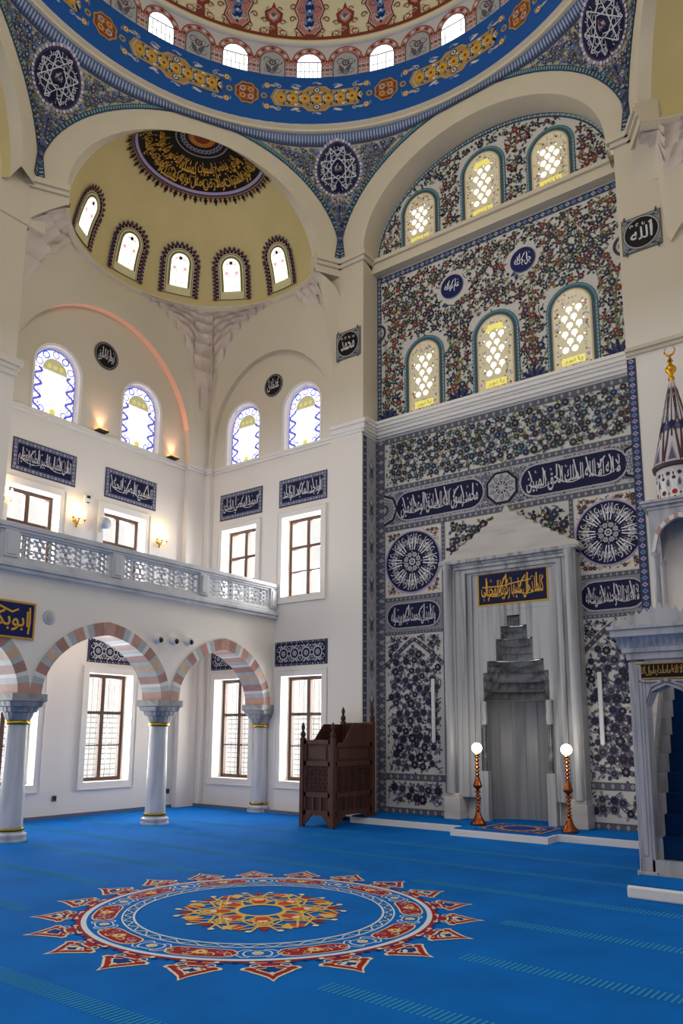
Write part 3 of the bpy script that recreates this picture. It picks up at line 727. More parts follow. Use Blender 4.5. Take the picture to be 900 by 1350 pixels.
        A.disc(0, ZW, .085, 'plum', 10, 16); A.flower(0, ZW, .075, 11, ('lgrey', 'maroon', 'offw'))
    mb.build(nm, smooth=False, kind='structure')
# ---- ring, frieze, drum and dome
mb = MB(cream_wall); c0 = (HC[0], HC[1], 0)
mb.lathe([(5.34, 14.03), (5.22, 14.03), (5.2, 14.07), (5.24, 14.09), (5.2, 14.12), (5.15, 14.14), (5.2, 14.17)], c0, 120, caps=False); mb.build('ceiling_ring', smooth=True, auto=30, kind='structure')
RF = 5.16; ZF0, ZF1 = 14.15, 15.27
mb = MB(pm('frieze')); mb.lathe([(RF, ZF0), (RF, ZF1), (5.3, ZF1)], c0, 132, caps=False)
A = Art(lambda u, z, h: (HC[0]+(RF-h-.003)*cos(-u/RF), HC[1]+(RF-h-.003)*sin(-u/RF), z), .002, mb); A.grid = .2
zc = 14.75; st = 2*PI/11
for k in range(11):
    a = math.radians(140.9)+k*st
    if not (.9 < (a % (2*PI)) < 3.6): continue
    u = -a*RF
    A.scallop(u, zc, .27, 'ochre', 2, 8, .12); A.scallop(u, zc, .235, 'brick', 3, 8, .12)
    for i in range(4):
        q = PI/4+i*PI/2; A.flower(u+.12*cos(q), zc+.12*sin(q), .075, 4, ('lgrey' if i % 2 else 'gold', 'rose', 'brick'))
        A.curl(u+.1*cos(q+.8), zc+.1*sin(q+.8), .06, q, 1, .014, 'gold', 5)
    for s in (-1, 1):
        for v in (-1, 1):
            A.flower(u+s*.42, zc+v*.25, .075, 3, ('ochre', 'cream', 'brick')); A.leaf(u+s*.46, zc+v*.26, .18, .03, (0 if s > 0 else PI), 'lgrey', 2, .3); A.leaf(u+s*.34, zc+v*.16, .12, .02, PI/2*v, 'sky', 2)
        A.disc(u+s*.36, zc, .07, 'ochre', 2, 10); A.disc(u+s*.36, zc, .035, 'frieze', 3, 8)
    uc = u-st*RF/2; hw = .98                              # long gilded cartouche between the roundels
    oc = lambda k, c, l: A.poly([(uc-hw*k, zc), (uc-(hw-.1)*k, zc+.2*k), (uc-(hw-.3)*k, zc+.2*k), (uc-.3*k, zc+.2*k), (uc-.18*k, zc+.3*k), (uc, zc+.3*k), (uc+.18*k, zc+.3*k), (uc+.3*k, zc+.2*k), (uc+(hw-.1)*k, zc+.2*k), (uc+hw*k, zc), (uc+(hw-.1)*k, zc-.2*k), (uc+.3*k, zc-.2*k), (uc+.18*k, zc-.3*k), (uc, zc-.3*k), (uc-.18*k, zc-.3*k), (uc-.3*k, zc-.2*k), (uc-(hw-.1)*k, zc-.2*k)], c, l)
    oc(1, 'ochre', 2); oc(.94, 'lgrey', 3); oc(.9, 'ochre', 4)
    for i in range(7):
        x = uc+(i-3)*.25
        A.scallop(x, zc, .12, 'gold', 5, 6, .2); A.scallop(x, zc, .075, 'amber', 6, 6, .2); A.disc(x, zc, .035, 'brick', 7, 8)
        for v in (-1, 1):
            A.leaf(x+.12, zc, .16, .035, v*1.15, 'black', 6, .2*v); A.leaf(x+.12, zc, .12, .02, v*.8, 'offw', 7); A.disc(x+.06, zc+v*.145, .032, 'cream' if i % 2 else 'slate', 6, 8)
    for v in (-1, 1): A.flower(uc, zc+v*.2, .085, 7, ('slate', 'cream', 'navy'))
    for i in range(6):
        x = uc+(i-2.5)*.25
        for v in (-1, 1): A.curl(x, zc+v*.09, .055, PI/2*v, 1.1, .016, 'offw', 8, v); A.leaf(x, zc+v*.04, .12, .022, v*2.2, 'dgreen', 7, .2)
    for s in (-1, 1):
        for v in (-1, 1): A.leaf(uc+s*.36, zc+v*.24, .2, .03, (.25 if s > 0 else PI-.25)*v, 'offw', 3, .3*v); A.flower(uc+s*.8, zc+v*.27, .05, 3, ('lgrey', 'sky', 'navy'))
    for i in range(8):
        for v in (-1, 1): A.leaf(uc+(i-3.5)*.22, zc+v*(.3 if abs(i-3.5) > 1 else .36), .15, .025, (.3 if i % 2 else PI-.3), 'sky' if i % 2 else 'lgrey', 2, .3)
mb.build('ceiling_frieze', kind='structure')
RD, ZD0, ZD1 = 5.24, 15.27, 16.08
mb = MB(pm('tile2')); mb.lathe([(RD, ZD0), (RD, ZD1), (RD-.06, ZD1), (RD-.06, ZD1+.05)], c0, 132, caps=False)
A = Art(lambda u, z, h: (HC[0]+(RD-h-.004)*cos(-u/RD), HC[1]+(RD-h-.004)*sin(-u/RD), z), .002, mb); A.grid = .2
for k in range(42):
    a = math.radians(126.5)+k*2*PI/42; ad = math.degrees(a) % 360
    if not 60 < ad < 195: continue
    u = -a*RD; w = .56
    for s in (-1, 1):                                    # red and white piers
        A.rect(u+s*.34-.055, ZD0, u+s*.34+.055, ZD0+.5, 'offw', 1)
        for i in range(5): A.rect(u+s*.34-.05, ZD0+.02+.1*i, u+s*.34+.05, ZD0+.085+.1*i, 'rose' if i % 2 else 'brick', 2); A.disc(u+s*.34, ZD0+.05+.1*i, .02, 'offw', 3, 6)
    A.poly(aloop(u, .76, ZD0+.4, ZD0+.8), 'brick', 2); A.poly(aloop(u, .72, ZD0+.38, ZD0+.78), 'rose', 3)
    for i in range(9):
        q = PI*(i+.5)/9; A.disc(u+.31*cos(q), ZD0+.42+.31*sin(q), .04, 'offw' if i % 2 else 'brick', 4, 8)
    if k % 2 == 0:
        A.poly(aloop(u, w, ZD0, ZD0+.66, 8), 'black', 5); A.poly(aloop(u, w-.04, ZD0+.01, ZD0+.64, 8), 'day', 6)
        A.rect(u-w/2+.02, ZD0+.42, u+w/2-.02, ZD0+.445, 'greyd', 7)
        for i in (-2, -1, 0, 1, 2): A.rect(u+i*.09-.007, ZD0+.02, u+i*.09+.007, ZD0+.42, 'grey', 7)
        A.rect(u-w/2+.02, ZD0+.2, u+w/2-.02, ZD0+.215, 'grey', 7)
    else:
        A.poly(aloop(u, w, ZD0, ZD0+.66, 8), 'greyd', 5); A.poly(aloop(u, w-.05, ZD0+.01, ZD0+.635, 8), 'lgrey', 6)
        for s in (-1, 1):
            A.curl(u+s*.12, ZD0+.2, .1, PI/2, 1.2, .022, 'slate', 7, s); A.curl(u+s*.12, ZD0+.42, .09, 0, 1.2, .02, 'slated', 7, -s); A.leaf(u, ZD0+.1, .3, .05, PI/2-s*.5, 'greyd', 7)
        A.flower(u, ZD0+.38, .085, 8, ('maroon', 'lgrey', 'plum')); A.flower(u, ZD0+.15, .06, 8, ('slate', 'lgrey', 'navy'))
mb.build('wall_drum', kind='structure')
RDo, ZDo, HD = 5.2, 16.12, 4.6
mb = MB(pm('cream')); mb.lathe([(RDo*cos(q), ZDo+HD*sin(q)) for q in (PI/2*i/24 for i in range(25))], c0, 96, caps=False)
def domep(u, v, h):
    q = v/5.0; r = (RDo-h)*cos(q); a = -u/(RDo*1.0); return (HC[0]+r*cos(a), HC[1]+r*sin(a), ZDo+(HD-h)*sin(q))
A = Art(lambda u, v, h: domep(u, v, h+.012), .002, mb); A.grid = .2
du = RDo*2*PI/42
for k in range(42):
    a = math.radians(126.5)+k*2*PI/42
    if not 55 < math.degrees(a) % 360 < 200: continue
    u = -a*RDo; big = k % 2 == 0
    # red arabesque fringe with alternating large and small palmettes
    A.rect(u-du/2, .12, u+du/2, .2, 'brick', 2)
    for s in (-1, 1):
        A.curl(u+s*.2, .26, .1, -PI/2, 1.3, .035, 'brick', 3, s); A.curl(u+s*.3, .3, .06, 0, 1., .022, 'cream', 5, -s)
    if big:
        A.poly([(u, 1.5), (u+.1, 1.25), (u+.26, 1.1), (u+.34, .85), (u+.24, .62), (u+.3, .4), (u+.14, .2), (u-.14, .2), (u-.3, .4), (u-.24, .62), (u-.34, .85), (u-.26, 1.1), (u-.1, 1.25)], 'brick', 3)
        A.poly([(u, 1.38), (u+.08, 1.18), (u+.21, 1.05), (u+.28, .85), (u+.18, .62), (u+.22, .42), (u+.1, .26), (u-.1, .26), (u-.22, .42), (u-.18, .62), (u-.28, .85), (u-.21, 1.05), (u-.08, 1.18)], 'rose', 4)
        A.poly([(u, 1.15), (u+.1, .95), (u+.07, .7), (u+.12, .5), (u, .3), (u-.12, .5), (u-.07, .7), (u-.1, .95)], 'royal', 5)
        for v in (.42, .62, .82, 1.0): A.disc(u, v, .04, 'offw', 6, 8)
        for s in (-1, 1):                                  # lacy red scrolls and white fillets round the palmette
            for q, v in ((.27, .34), (.37, .62), (.36, .9), (.26, 1.16), (.12, 1.36)): A.curl(u+s*q, v, .075, PI/2*(1+s), 1.2, .03, 'brick', 4, -s); A.disc(u+s*q, v, .025, 'offw', 6, 6)
            A.stroke([(u+s*.1, .24), (u+s*.25, .42), (u+s*.2, .62), (u+s*.3, .85), (u+s*.22, 1.06), (u+s*.08, 1.2), (u, 1.4)], .02, 'offw', 6)
            for v in (.36, .55, .75, .95): A.leaf(u+s*.02, v, .15, .03, PI/2-s*.75, 'sky' if v > .5 else 'offw', 7)
        for s in (-1, 1):
            A.curl(u+s*.16, .85, .09, 0, 1.2, .024, 'brick', 6, s); A.curl(u+s*.14, .5, .07, 0, 1.2, .022, 'offw', 6, -s); A.leaf(u, .7, .25, .03, PI/2+s*.7, 'sky', 6)
    else:
        A.poly([(u, .98), (u+.05, .84), (u+.2, .74), (u+.17, .55), (u+.08, .48), (u+.1, .2), (u-.1, .2), (u-.08, .48), (u-.17, .55), (u-.2, .74), (u-.05, .84)], 'brick', 3)
        A.poly([(u, .85), (u+.14, .7), (u+.1, .58), (u, .5), (u-.1, .58), (u-.14, .7)], 'rose', 4); A.disc(u, .67, .055, 'slate', 5, 10)
        A.star(u, 1.55, .16, .1, 'greyd', 3, 8); A.disc(u, 1.55, .07, 'lgrey', 4)
        A.curl(u-.05, .34, .07, 0, 1.2, .02, 'offw', 5)
        for s in (-1, 1):
            A.curl(u+s*.2, .52, .07, PI/2*(1-s), 1.2, .028, 'brick', 4, s); A.curl(u+s*.12, .82, .06, 0, 1., .024, 'brick', 4, s); A.leaf(u, .56, .16, .028, PI/2-s*.6, 'offw', 5); A.curl(u+s*.13, .34, .06, 0, 1.2, .02, 'rose', 5, s)
mb.build('ceiling', smooth=False, kind='structure')
for p in bpy.data.objects['ceiling'].data.polygons: p.use_smooth = True

# ---- painting and windows of the half dome
A = Art(lambda x, y, h: semi_polar(x, y, h), .005); A.grid = .08
def semi_polar(x, y, h):
    rho = max(1e-4, hypot(x, y)); g = rho/2.5; q = Mm+En*((2.5-h-.01)*sin(g)*x/rho)+Nn*(.2+(2.3-h-.01)*sin(g)*y/rho); return (q.x, q.y, 11.2+(2.5-h-.01)*cos(g))
RM = 1.5
def halfdisc(r0, r1, c, l, n=36): A.ring(0, 0, r0, r1, c, l, n, .02, PI-.02)
halfdisc(0, RM-.16, 'black', 1); halfdisc(RM-.16, RM-.1, 'lilac', 2); halfdisc(RM-.1, RM-.06, 'maroon', 2); halfdisc(RM-.04, RM-.02, 'dred', 2)
for i in range(40):
    a = PI*(i+.5)/40; A.leaf((RM-.05)*cos(a), (RM-.05)*sin(a), .19 if i % 2 else .13, .035, a, 'black' if i % 2 else 'dred', 3, 0)
    if i % 2:
        for s in (-.5, .5): A.leaf((RM-.0)*cos(a), (RM-.0)*sin(a), .08, .02, a+s*1.6, 'black', 3, 0)
halfdisc(.52, .55, 'grey', 2); halfdisc(0, .3, 'brick', 2)
for i in range(14):
    a = PI*(i+.5)/14; A.flower(.4*cos(a), .4*sin(a), .06, 3, ('grey', 'slate', 'black')); A.flower(.22*cos(a), .22*sin(a), .06, 4, ('orange', 'amber', 'brick'))
VW = ('الله نور', 'السموات', 'والارض', 'مثل نوره', 'كمشكاة', 'فيها مصباح', 'المصباح')
for i, w in enumerate(VW):
    for row in (0, 1):
        def f(u, v, i=i, row=row):
            t = PI-(PI*(i+.04+.92*(1-u)+(.3 if row else 0))/7); t = max(.03, min(PI-.03, t)); r = (.66 if row else .98)+.33*(1-v); return (r*cos(t), r*sin(t))
        A.polytext(VW[(i*3+row*2) % 7] if row else w, f, 'amber' if row else 'gold', 3+row)
    for j in (0, 1, 2):
        t = PI*(i+(j+.5)/3)/7; A.curl(1.12*cos(t), 1.12*sin(t), .12, t+j, .8, .02, 'gold', 4, 1 if j % 2 else -1); A.disc(.95*cos(t+.05), .95*sin(t+.05), .02, 'amber', 5, 6)
A.mb.build('ceiling_calligraphy', kind='structure')
def semi_window(phd):
    WN[0] += 1; ph0 = math.radians(phd); p = semi(ph0, .15); root = structure('window_%d' % WN[0], p)
    def f(u, v, h):
        ps = v/2.5; return semi(ph0+u/(2.45*max(.3, cos(ps))), ps, h+.012)
    A = Art(f, .005); A.grid = .08; z0, z1, w = .42, 1.17, .4
    def out(k, zz=0): return aloop(0, w+2*k, z0-zz, z1+k)
    A.poly(out(.19, .18), 'dred', 1); A.poly(out(.175, .18), 'black', 2); A.poly(out(.12, .18), 'creamd', 3); A.poly(out(.1, .18), 'plum', 4); A.poly(out(.085, .18), 'creamd', 5)
    L = out(.15, .18); g = 0
    side = [(s*(w/2+.15), z0-.18+i*.085) for s in (-1, 1) for i in range(13)]+[((w/2+.15)*cos(q), z1-w/2+(w/2+.15)*sin(q)) for q in (PI*i/12 for i in range(13))]
    for x, z in side:
        if z > z1-w/2 and abs(abs(x)-(w/2+.15)) < .001 and z > z1-w/2+.02: continue
        a = atan2(z-(z1-w/2), x) if z > z1-w/2 else (0 if x > 0 else PI); A.leaf(x, z, .12, .04, a, 'plum', 6, 0); A.disc(x, z, .022, 'rose', 7, 6)
    A.poly(out(.045), 'olive', 6); A.poly(out(.0), 'dayw', 7)
    for x in (-.07, .07): A.rect(x-.004, z0, x+.004, z1-.08, 'grey', 8)
    for z in (z0+.1, z0+.36, z0+.62): A.rect(-w/2, z-.004, w/2, z+.004, 'grey', 8)
    A.ring(0, z1-w/2, .12, .13, 'grey', 8, 12, 0, PI)
    A.scallop(0, z1-.1, .045, 'plum', 8, 6)
    for s in (-1, 1): A.scallop(s*.12, z0+.42, .045, 'spink', 8, 6)
    A.mb.build('stained_pane', root)
for d in (62, 29, -1, -30.5, -62): semi_window(d)
# ------------------------------------------------------------------ tiled qibla wall
XC = (XA+XB)/2; ACX, AAX, ABX = -5.73, 2.56, 1.86
Wm = lambda x, z, h: (x, YT-h, z)
A = Art(Wm, .0022)
def zarch(x): u = (x-ACX)/AAX; return ZS+ABX*sqrt(max(0, 1-u*u))
top = [(ACX+AAX*cos(PI*i/40), ZS+ABX*sin(PI*i/40)) for i in range(41)]
A.mb.plate([(XA, 0), (XB, 0), (XB, 11.4)]+[(min(XB, max(XA, x)), z) for x, z in top]+[(XA, 11.4)], [rloop(-5.34, 1.3, .1, 3.63)], lambda x, z: Wm(x, z, 0), pm('tile'))
TW = [(-7.17, .72, 11.5, 12.72), (-5.74, .76, 11.5, 12.98), (-4.36, .72, 11.5, 12.72)]
MW = [(-7.12, .7, 7.86, 9.39), (-5.57, .74, 7.86, 9.41), (-4.1, .72, 7.86, 9.41)]
RD_ = [(-6.46, 10.35, .25), (-4.97, 10.34, .25)]
def clear_up(x, z):
    if x < XA+.09 or x > XB-.12: return False
    if z > zarch(x)-.1 and z > 11: return False
    if 11.03 < z < 11.54 or z < 7.92: return False
    for c, w, z0, z1 in TW+MW:
        if abs(x-c) < w/2+.1 and z < z1+.11 and z > z0-.1: return False
    for x0, z0, r in RD_+[(XA, 9.9, .2), (XB-.05, 9.9, .2)]:
        if hypot(x-x0, z-z0) < r+.06: return False
    return True
floral(A, XA, 7.9, XB, 13.5, clear_up, .178, .066, 2, F_UP, 'dgreen', ('dgreen', 'ink', 'olive', 'dgreen'), 11, .2, 5)
g = random.Random(5)
for i in range(150):                           # long arching stems with curled ends
    x, z = g.uniform(XA, XB), g.uniform(8, 13.3); a = g.uniform(0, 6.28); s = g.choice((-1, 1)); r = g.uniform(.16, .3)
    pts = [(x+r*cos(a+s*t), z+r*sin(a+s*t)) for t in (0, .4, .8, 1.2, 1.6, 2, 2.4, 2.8)]
    if all(clear_up(*p) for p in pts): A.stroke(pts, .016, 'olive', 3, True)
for x in (-8.0, -6.35, -4.83, -3.33):          # blue iris tufts over the cornice
    for k in range(7): A.leaf(x, 7.9, .3, .045, PI/2+(k-3)*.42, 'navy' if k % 2 else 'slated', 6, .1)
    for k in range(6): A.stroke([(x, 8.05), (x+.03*sin(k), 8.3+.1*k), (x+.07*sin(k*2.1), 8.5+.25*k)], .014, 'olive', 3)
n = 60                                          # border following the arch, then down the sides
for i in range(n):
    t0, t1 = PI*i/n, PI*(i+1)/n; q = lambda t, d: (min(XB, max(XA, ACX+(AAX-d)*cos(t))), ZS+(ABX-d)*sin(t))
    A.poly([q(t0, 0), q(t1, 0), q(t1, .1), q(t0, .1)], 'slated', 4)
    for k in range(2): tt = t0+(t1-t0)*(k+.5)/2; c = q(tt, .05); A.disc(*c, .028, 'turq' if k else 'lgrey', 5, 6)
for x, y0, y1 in ((XA+.055, 7.86, 11.25), (XB-.055, 7.86, 11.25)): band(A, (x, y0), (x, y1), .1, 4, 'slated', 'turq', 'lgrey')
band(A, (XA, 11.1), (XB, 11.1), .13, 4, 'slated', 'lgrey', 'sky'); band(A, (XA+.1, 11.53), (XB-.1, 11.53), .06, 4, 'slated', 'lgrey', 'sky'); band(A, (XA+.1, 7.9), (XB-.1, 7.9), .06, 4, 'slated', 'lgrey', 'sky')
for (x, z, r), w in zip(RD_, ('عم نواله', 'جل جلاله')): roundel(A, x, z, r, w, 8, 'navy', 'white', 'slate')
for x in (XA+.02, XB-.05):
    s = 1 if x < XC else -1; A.ring(x, 9.9, .15, .2, 'plum', 6, 20, -PI/2 if s > 0 else PI/2, PI/2 if s > 0 else 3*PI/2); A.flower(x+s*.07, 9.9, .06, 6, ('lgrey', 'maroon', 'grey'))
# lower storey ---------------------------------------------------------
LP, RPn = (-8.07, -6.8), (-4.24, -3.1)
bd = lambda p, q, w=.09: band(A, p, q, w, 4, 'greyd', 'lgrey', 'slate', w*.6)
bd((XA+.09, .1), (XA+.09, 7.5), .17)
ins = lambda x, z: XA+.2 < x < XB-.08 and 6.48 < z < 7.42
floral(A, XA, 6.4, XB, 7.5, ins, .165, .068, 2, F_LOW, 'olive', ('dgreen', 'teal', 'slate', 'olive', 'grey'), 21, .0, 5)
bd((XA+.18, 7.45), (XB, 7.45), .12); bd((XA+.18, 6.42), (XB, 6.42), .1); bd((XA+.18, 5.6), (XB, 5.6), .1)
A.rect(XA+.18, 5.65, XB, 6.37, 'lgrey', 2)
floral(A, XA, 5.65, XB, 6.37, lambda x, z: XA+.22 < x < XB-.03 and 5.67 < z < 6.35, .085, .03, 3, [('slate', 'lgrey', 'plum'), ('maroon', 'lgrey', 'slate')], 'slated', ('slated', 'slate', 'maroon', 'plum'), 4, 0, 5)
cartouche(A, -7.82, 5.7, -5.87, 6.31, 'محمد رسول الله الصادق الوعد الامين', 9, 'navyd', 'offw', 'lgrey', 1)
cartouche(A, -5.19, 5.7, -3.28, 6.31, 'لا اله الا الله الملك الحق المبين', 9, 'navyd', 'offw', 'lgrey', 2)
for x, a0, a1 in ((-5.53, 0, 2*PI), (XA+.16, -PI/2, PI/2), (XB-.02, PI/2, 3*PI/2)):
    n8 = 8 if a1-a0 > 4 else 4
    O8 = [(x+.33*cos(a0+(a1-a0)*i/n8+(PI/8 if n8 == 8 else 0)), 6.0+.33*sin(a0+(a1-a0)*i/n8+(PI/8 if n8 == 8 else 0))) for i in range(n8+(0 if n8 == 8 else 1))]
    A.poly(O8, 'ink', 9); A.poly([(x+(p-x)*.86, 6+(q-6)*.86) for p, q in O8], 'lgrey', 10)
    for i in range(10):
        q = a0+(a1-a0)*(i+.5)/10
        A.flower(x+.19*cos(q), 6+.19*sin(q), .042, 11, ('slate', 'offw', 'maroon')); A.disc(x+.1*cos(q), 6+.1*sin(q), .022, 'maroon', 11, 6); A.stroke([(x+.05*cos(q), 6+.05*sin(q)), (x+.15*cos(q+.2), 6+.15*sin(q+.2)), (x+.26*cos(q), 6+.26*sin(q))], .012, 'slated', 11)
for (x0, x1), words in ((LP, ('واشهد ان محمدا عبده ورسوله',)), (RPn, ('لا اله الا الله وحده لا شريك له',))):
    c = (x0+x1)/2; hw = (x1-x0)/2
    bd((x0-.04, .1), (x0-.04, 5.55), .07); bd((x1+.04, .1), (x1+.04, 5.55), .07)
    A.rect(x0, 4.2, x1, 5.54, 'offw', 2); A.rect(x0+.025, 4.225, x1-.025, 5.515, 'tilecream', 3); rr = hw*.94
    floral(A, x0, 4.2, x1, 5.54, lambda x, z: x0+.05 < x < x1-.05 and 4.25 < z < 5.5 and hypot(x-c, z-4.87) > rr+.03, .095, .04, 4, [('maroon', 'ink', 'rose'), ('plum', 'ink', 'grey')], 'olive', ('olive', 'rose', 'slate'), 3, 0, 5)
    A.disc(c, 4.87, rr+.03, 'lilac', 8, 44); wheel(A, c, 4.87, rr, 9, 'بسم الله الرحمن الرحيم', 8)
    for i in range(16):
        q = 2*PI*i/16; A.curl(c+rr*.8*cos(q), 4.87+rr*.8*sin(q), rr*.1, q, 1, .02, 'offw', 11)
    bd((x0, 4.16), (x1, 4.16), .08)
    A.rect(x0, 3.52, x1, 4.12, 'grey', 2)
    floral(A, x0, 3.52, x1, 4.12, lambda x, z: x0+.04 < x < x1-.04 and 3.56 < z < 4.08, .1, .03, 3, [('slated', 'lgrey', 'plum')], 'slated', ('slated', 'greyd', 'plum'), 8, 0, 4)
    cartouche(A, x0+.03, 3.57, x1-.03, 4.08, words[0], 8, 'navyd', 'offw', 'lgrey', 4)
    bd((x0, 3.49), (x1, 3.49), .06)
    # pointed blind arch filled with big blossoms
    ax, zs = 3.36, 2.86
    archz = lambda x: zs+(ax-zs)*(1-(abs(x-c)/hw)**1.15)
    xs = [x0+(x1-x0)*i/12 for i in range(13)]
    for p, q in zip(xs, xs[1:]): band(A, (p, archz(p)), (q, archz(q)), .075, 8, 'plum', 'lgrey', 'greyd', .07)
    fl_ = [('slated', 'ink', 'plum'), ('plum', 'ink', 'slated'), ('ink', 'plum', 'grey'), ('greyd', 'ink', 'slate')]
    floral(A, x0, .8, x1, 3.4, lambda x, z: x0+.04 < x < x1-.04 and .86 < z < archz(x)-.06, .185, .085, 2, fl_, 'slated', ('greyd', 'slated', 'slate', 'grey'), 31, .05, 4)
    floral(A, x0, 2.8, x1, 3.5, lambda x, z: x0+.03 < x < x1-.03 and archz(x)+.06 < z < 3.44, .125, .05, 2, fl_, 'ink', ('greyd', 'slate', 'ink'), 33, .0, 5)
    bd((x0, .78), (x1, .78), .12); floral(A, x0, .18, x1, .74, lambda x, z: x0+.04 < x < x1-.04 and .26 < z < .7, .185, .085, 2, fl_, 'slated', ('greyd', 'slate', 'grey'), 35, .0, 4)
    bd((x0-.1, .16), (x1+.05, .16), .12)
ins = lambda x, z: -6.7 < x < -4.3 and 4.62 < z < 5.52
floral(A, -6.75, 4.6, -4.3, 5.55, ins, .2, .085, 2, F_LOW[1:], 'dgreen', ('dgreen', 'slate', 'olive', 'ink'), 41, .0, 5)
A.mb.build('wall_tile', kind='structure')
# blue bordered marble strip on the left cheek of the recess, and the same border down the right pier edge
A = Art(lambda y, z, h: (XA+h, y, z), .002)
A.rect(YF, 0, YT, 7.5, 'lgrey', 1); band(A, (YF+.06, .05), (YF+.06, 7.5), .12, 2, 'slated', 'slate', 'lgrey', .07); band(A, (YT-.04, .05), (YT-.04, 7.5), .08, 2, 'greyd', 'lgrey', 'slate', .07)
for i in range(9):
    z = .55+.78*i; y = YF+.29
    for k, c in ((1., 'grey'), (.6, 'slate')): A.poly([(y, z-.3*k), (y+.1*k, z-.1*k), (y+.06*k, z), (y+.1*k, z+.1*k), (y, z+.3*k), (y-.1*k, z+.1*k), (y-.06*k, z), (y-.1*k, z-.1*k)], c, 3 if k == 1 else 4)
    A.disc(y, z, .035, 'maroon', 5, 8); A.leaf(y, z+.06, .16, .03, PI/2, 'offw', 5); A.disc(y, z-.15, .02, 'offw', 5, 6); A.disc(y-.09, z+.39, .05, 'lilac', 3, 8); A.disc(y+.09, z+.39, .05, 'lilac', 3, 8)
A.mb.build('trim_3', kind='structure')
A = Art(lambda x, z, h: (x, YF-.004-h, z), .002); band(A, (XB+.07, .05), (XB+.07, 7.52), .14, 1, 'slated', 'lilac', 'sky', .1); A.mb.build('trim_4', kind='structure')
# stone courses crossing the tiled wall
mb = MB(trim_white)
for o, z0, z1 in ((.06, 7.55, 7.6), (.11, 7.6, 7.67), (.15, 7.67, 7.72), (.19, 7.72, 7.79), (.22, 7.79, 7.85)): mb.box(XA, XB, YT-o, YT, z0, z1); mb.box(XA, XA+.0+o*.5, YF-.0, YT, z0, z1)
for o, z0, z1 in ((.05, 7.55, 7.62), (.09, 7.62, 7.72), (.13, 7.72, 7.8)): mb.box(-9.0, XA+o, YF-o, YF+.0, z0, z1)
mb.build('trim_5', kind='structure')
mb = MB(cream_wall); mb.box(XA, XB, YT-.2, YT, 11.2, 11.4); mb.box(XA, XB, YT-.26, YT, 11.4, 11.48); mb.build('trim_6', kind='structure')
def tile_window(c, w, z0, z1, rows, cols, topbar):
    WN[0] += 1; root = structure('window_%d' % WN[0], (c, YT, z0))
    A = Art(lambda x, z, h: (x, YT-.012-h, z), .002)
    for k, col in ((.11, 'slated'), (.095, 'turq'), (.075, 'teal'), (.045, 'slated'), (.03, 'greyd')): A.poly(aloop(c, w+2*k, z0, z1+k, 14), col, 1+int((.11-k)*60))
    m = max(3, int((z1-z0)/.09))
    for s in (-1, 1):
        for i in range(m): A.disc(c+s*(w/2+.085), z0+(z1-z0-w/2)*(i+.5)/m, .018, 'lgrey', 6, 6)
    A.poly(aloop(c, w, z0, z1, 14), 'gglow', 6); A.poly(aloop(c, w-.06, z0+.05, z1-.03, 14), 'dim', 7)
    g = random.Random(int(c*100)); zt = z1-w/2
    for i in range(230):                       # violet and green glass mosaic
        x, z = c+g.uniform(-.5, .5)*(w-.1), g.uniform(z0+.07, z1-.05)
        if z > zt and hypot(x-c, z-zt) > w/2-.06: continue
        A.disc(x, z, g.uniform(.012, .026), g.choice(('dimv', 'dimv', 'lilac', 'olive', 'rose', 'gglow')), 8, 6)
    h0 = z0+.33; dz = (zt-h0+.05)/rows
    A.poly([(c-.2, h0-.04), (c+.2, h0-.04), (c+.2, zt+.02), (c, zt+.1), (c-.2, zt+.02)], 'dim', 9)
    for r in range(rows):
        for q in range(cols):
            x = c+(q-(cols-1)/2)*.17+(.045 if r % 2 else -.045)
            A.disc(x, h0+dz*(r+.5), .058, 'bulbs', 10, 10); A.disc(x+.085, h0+dz*(r+1), .016, 'dayw', 10, 6); A.disc(x-.085, h0+dz*(r+1), .016, 'dayw', 10, 6)
    A.rect(c-.21, z0+.12, c+.21, z0+.26, 'yel', 9); A.text('يا نور', c-.17, z0+.14, c+.17, z0+.24, 'gglow', 10)
    if topbar: A.poly([(c-.2, zt+.06), (c+.2, zt+.06), (c+.13, zt+.2), (c-.13, zt+.2)], 'yel', 9)
    A.mb.build('stained_pane', root)
for t, r in zip(TW, (5, 6, 5)): tile_window(*t, r, 2, t[1] > .74)
for t in MW: tile_window(*t, 6, 2, t[1] > .73)

# ------------------------------------------------------------------ mihrab
mh = thing('mihrab', 'tall grey marble prayer niche with triangular pediment and stalactite hood in the tiled wall', 'mihrab', (-5.4, 12.1, .12))
FY = 12.03; ML, MR = -6.63, -4.16; IL, IR = -6.0, -4.68; NX = (IL+IR)/2
fr = MB(mihrab_marble)
for s, x0, x1 in ((1, ML, IL), (-1, IR, MR)):
    for k in range(6):
        a = x0+(x1-x0)*k/6; b = x0+(x1-x0)*(k+1)/6; q = k if s > 0 else 5-k
        yy = FY+(.0, .03, .07, .05, .1, .13)[q]; zt = 4.62-(0, .04, .1, .12, .17, .2)[q]
        fr.box(a, b, yy, YT+.0, .5, zt)
for k in range(6):
    o = (0, .12, .2, .28, .36, .44)[k]; yy = FY+(.0, .03, .07, .05, .1, .13)[k]; z1 = 4.64-(0, .06, .1, .14, .18, .22)[k]
    fr.box(ML+o, MR-o, yy+.001*k, YT, z1-.06-(.2 if k == 5 else 0), z1)
fr.box(IL-.02, IR+.02, FY+.135, YT, 3.72, 4.5)
fr.build('frame', mh, bevel=.008)
for x0, x1 in ((ML-.03, ML+.28), (MR-.28, MR+.03)):
    pl = MB(pale_marble); pl.box(x0, x1, FY-.05, YT, .12, .5); pl.box(x0+.02, x1-.02, FY-.03, YT, .5, .56); pl.build('plinth', mh, bevel=.01)
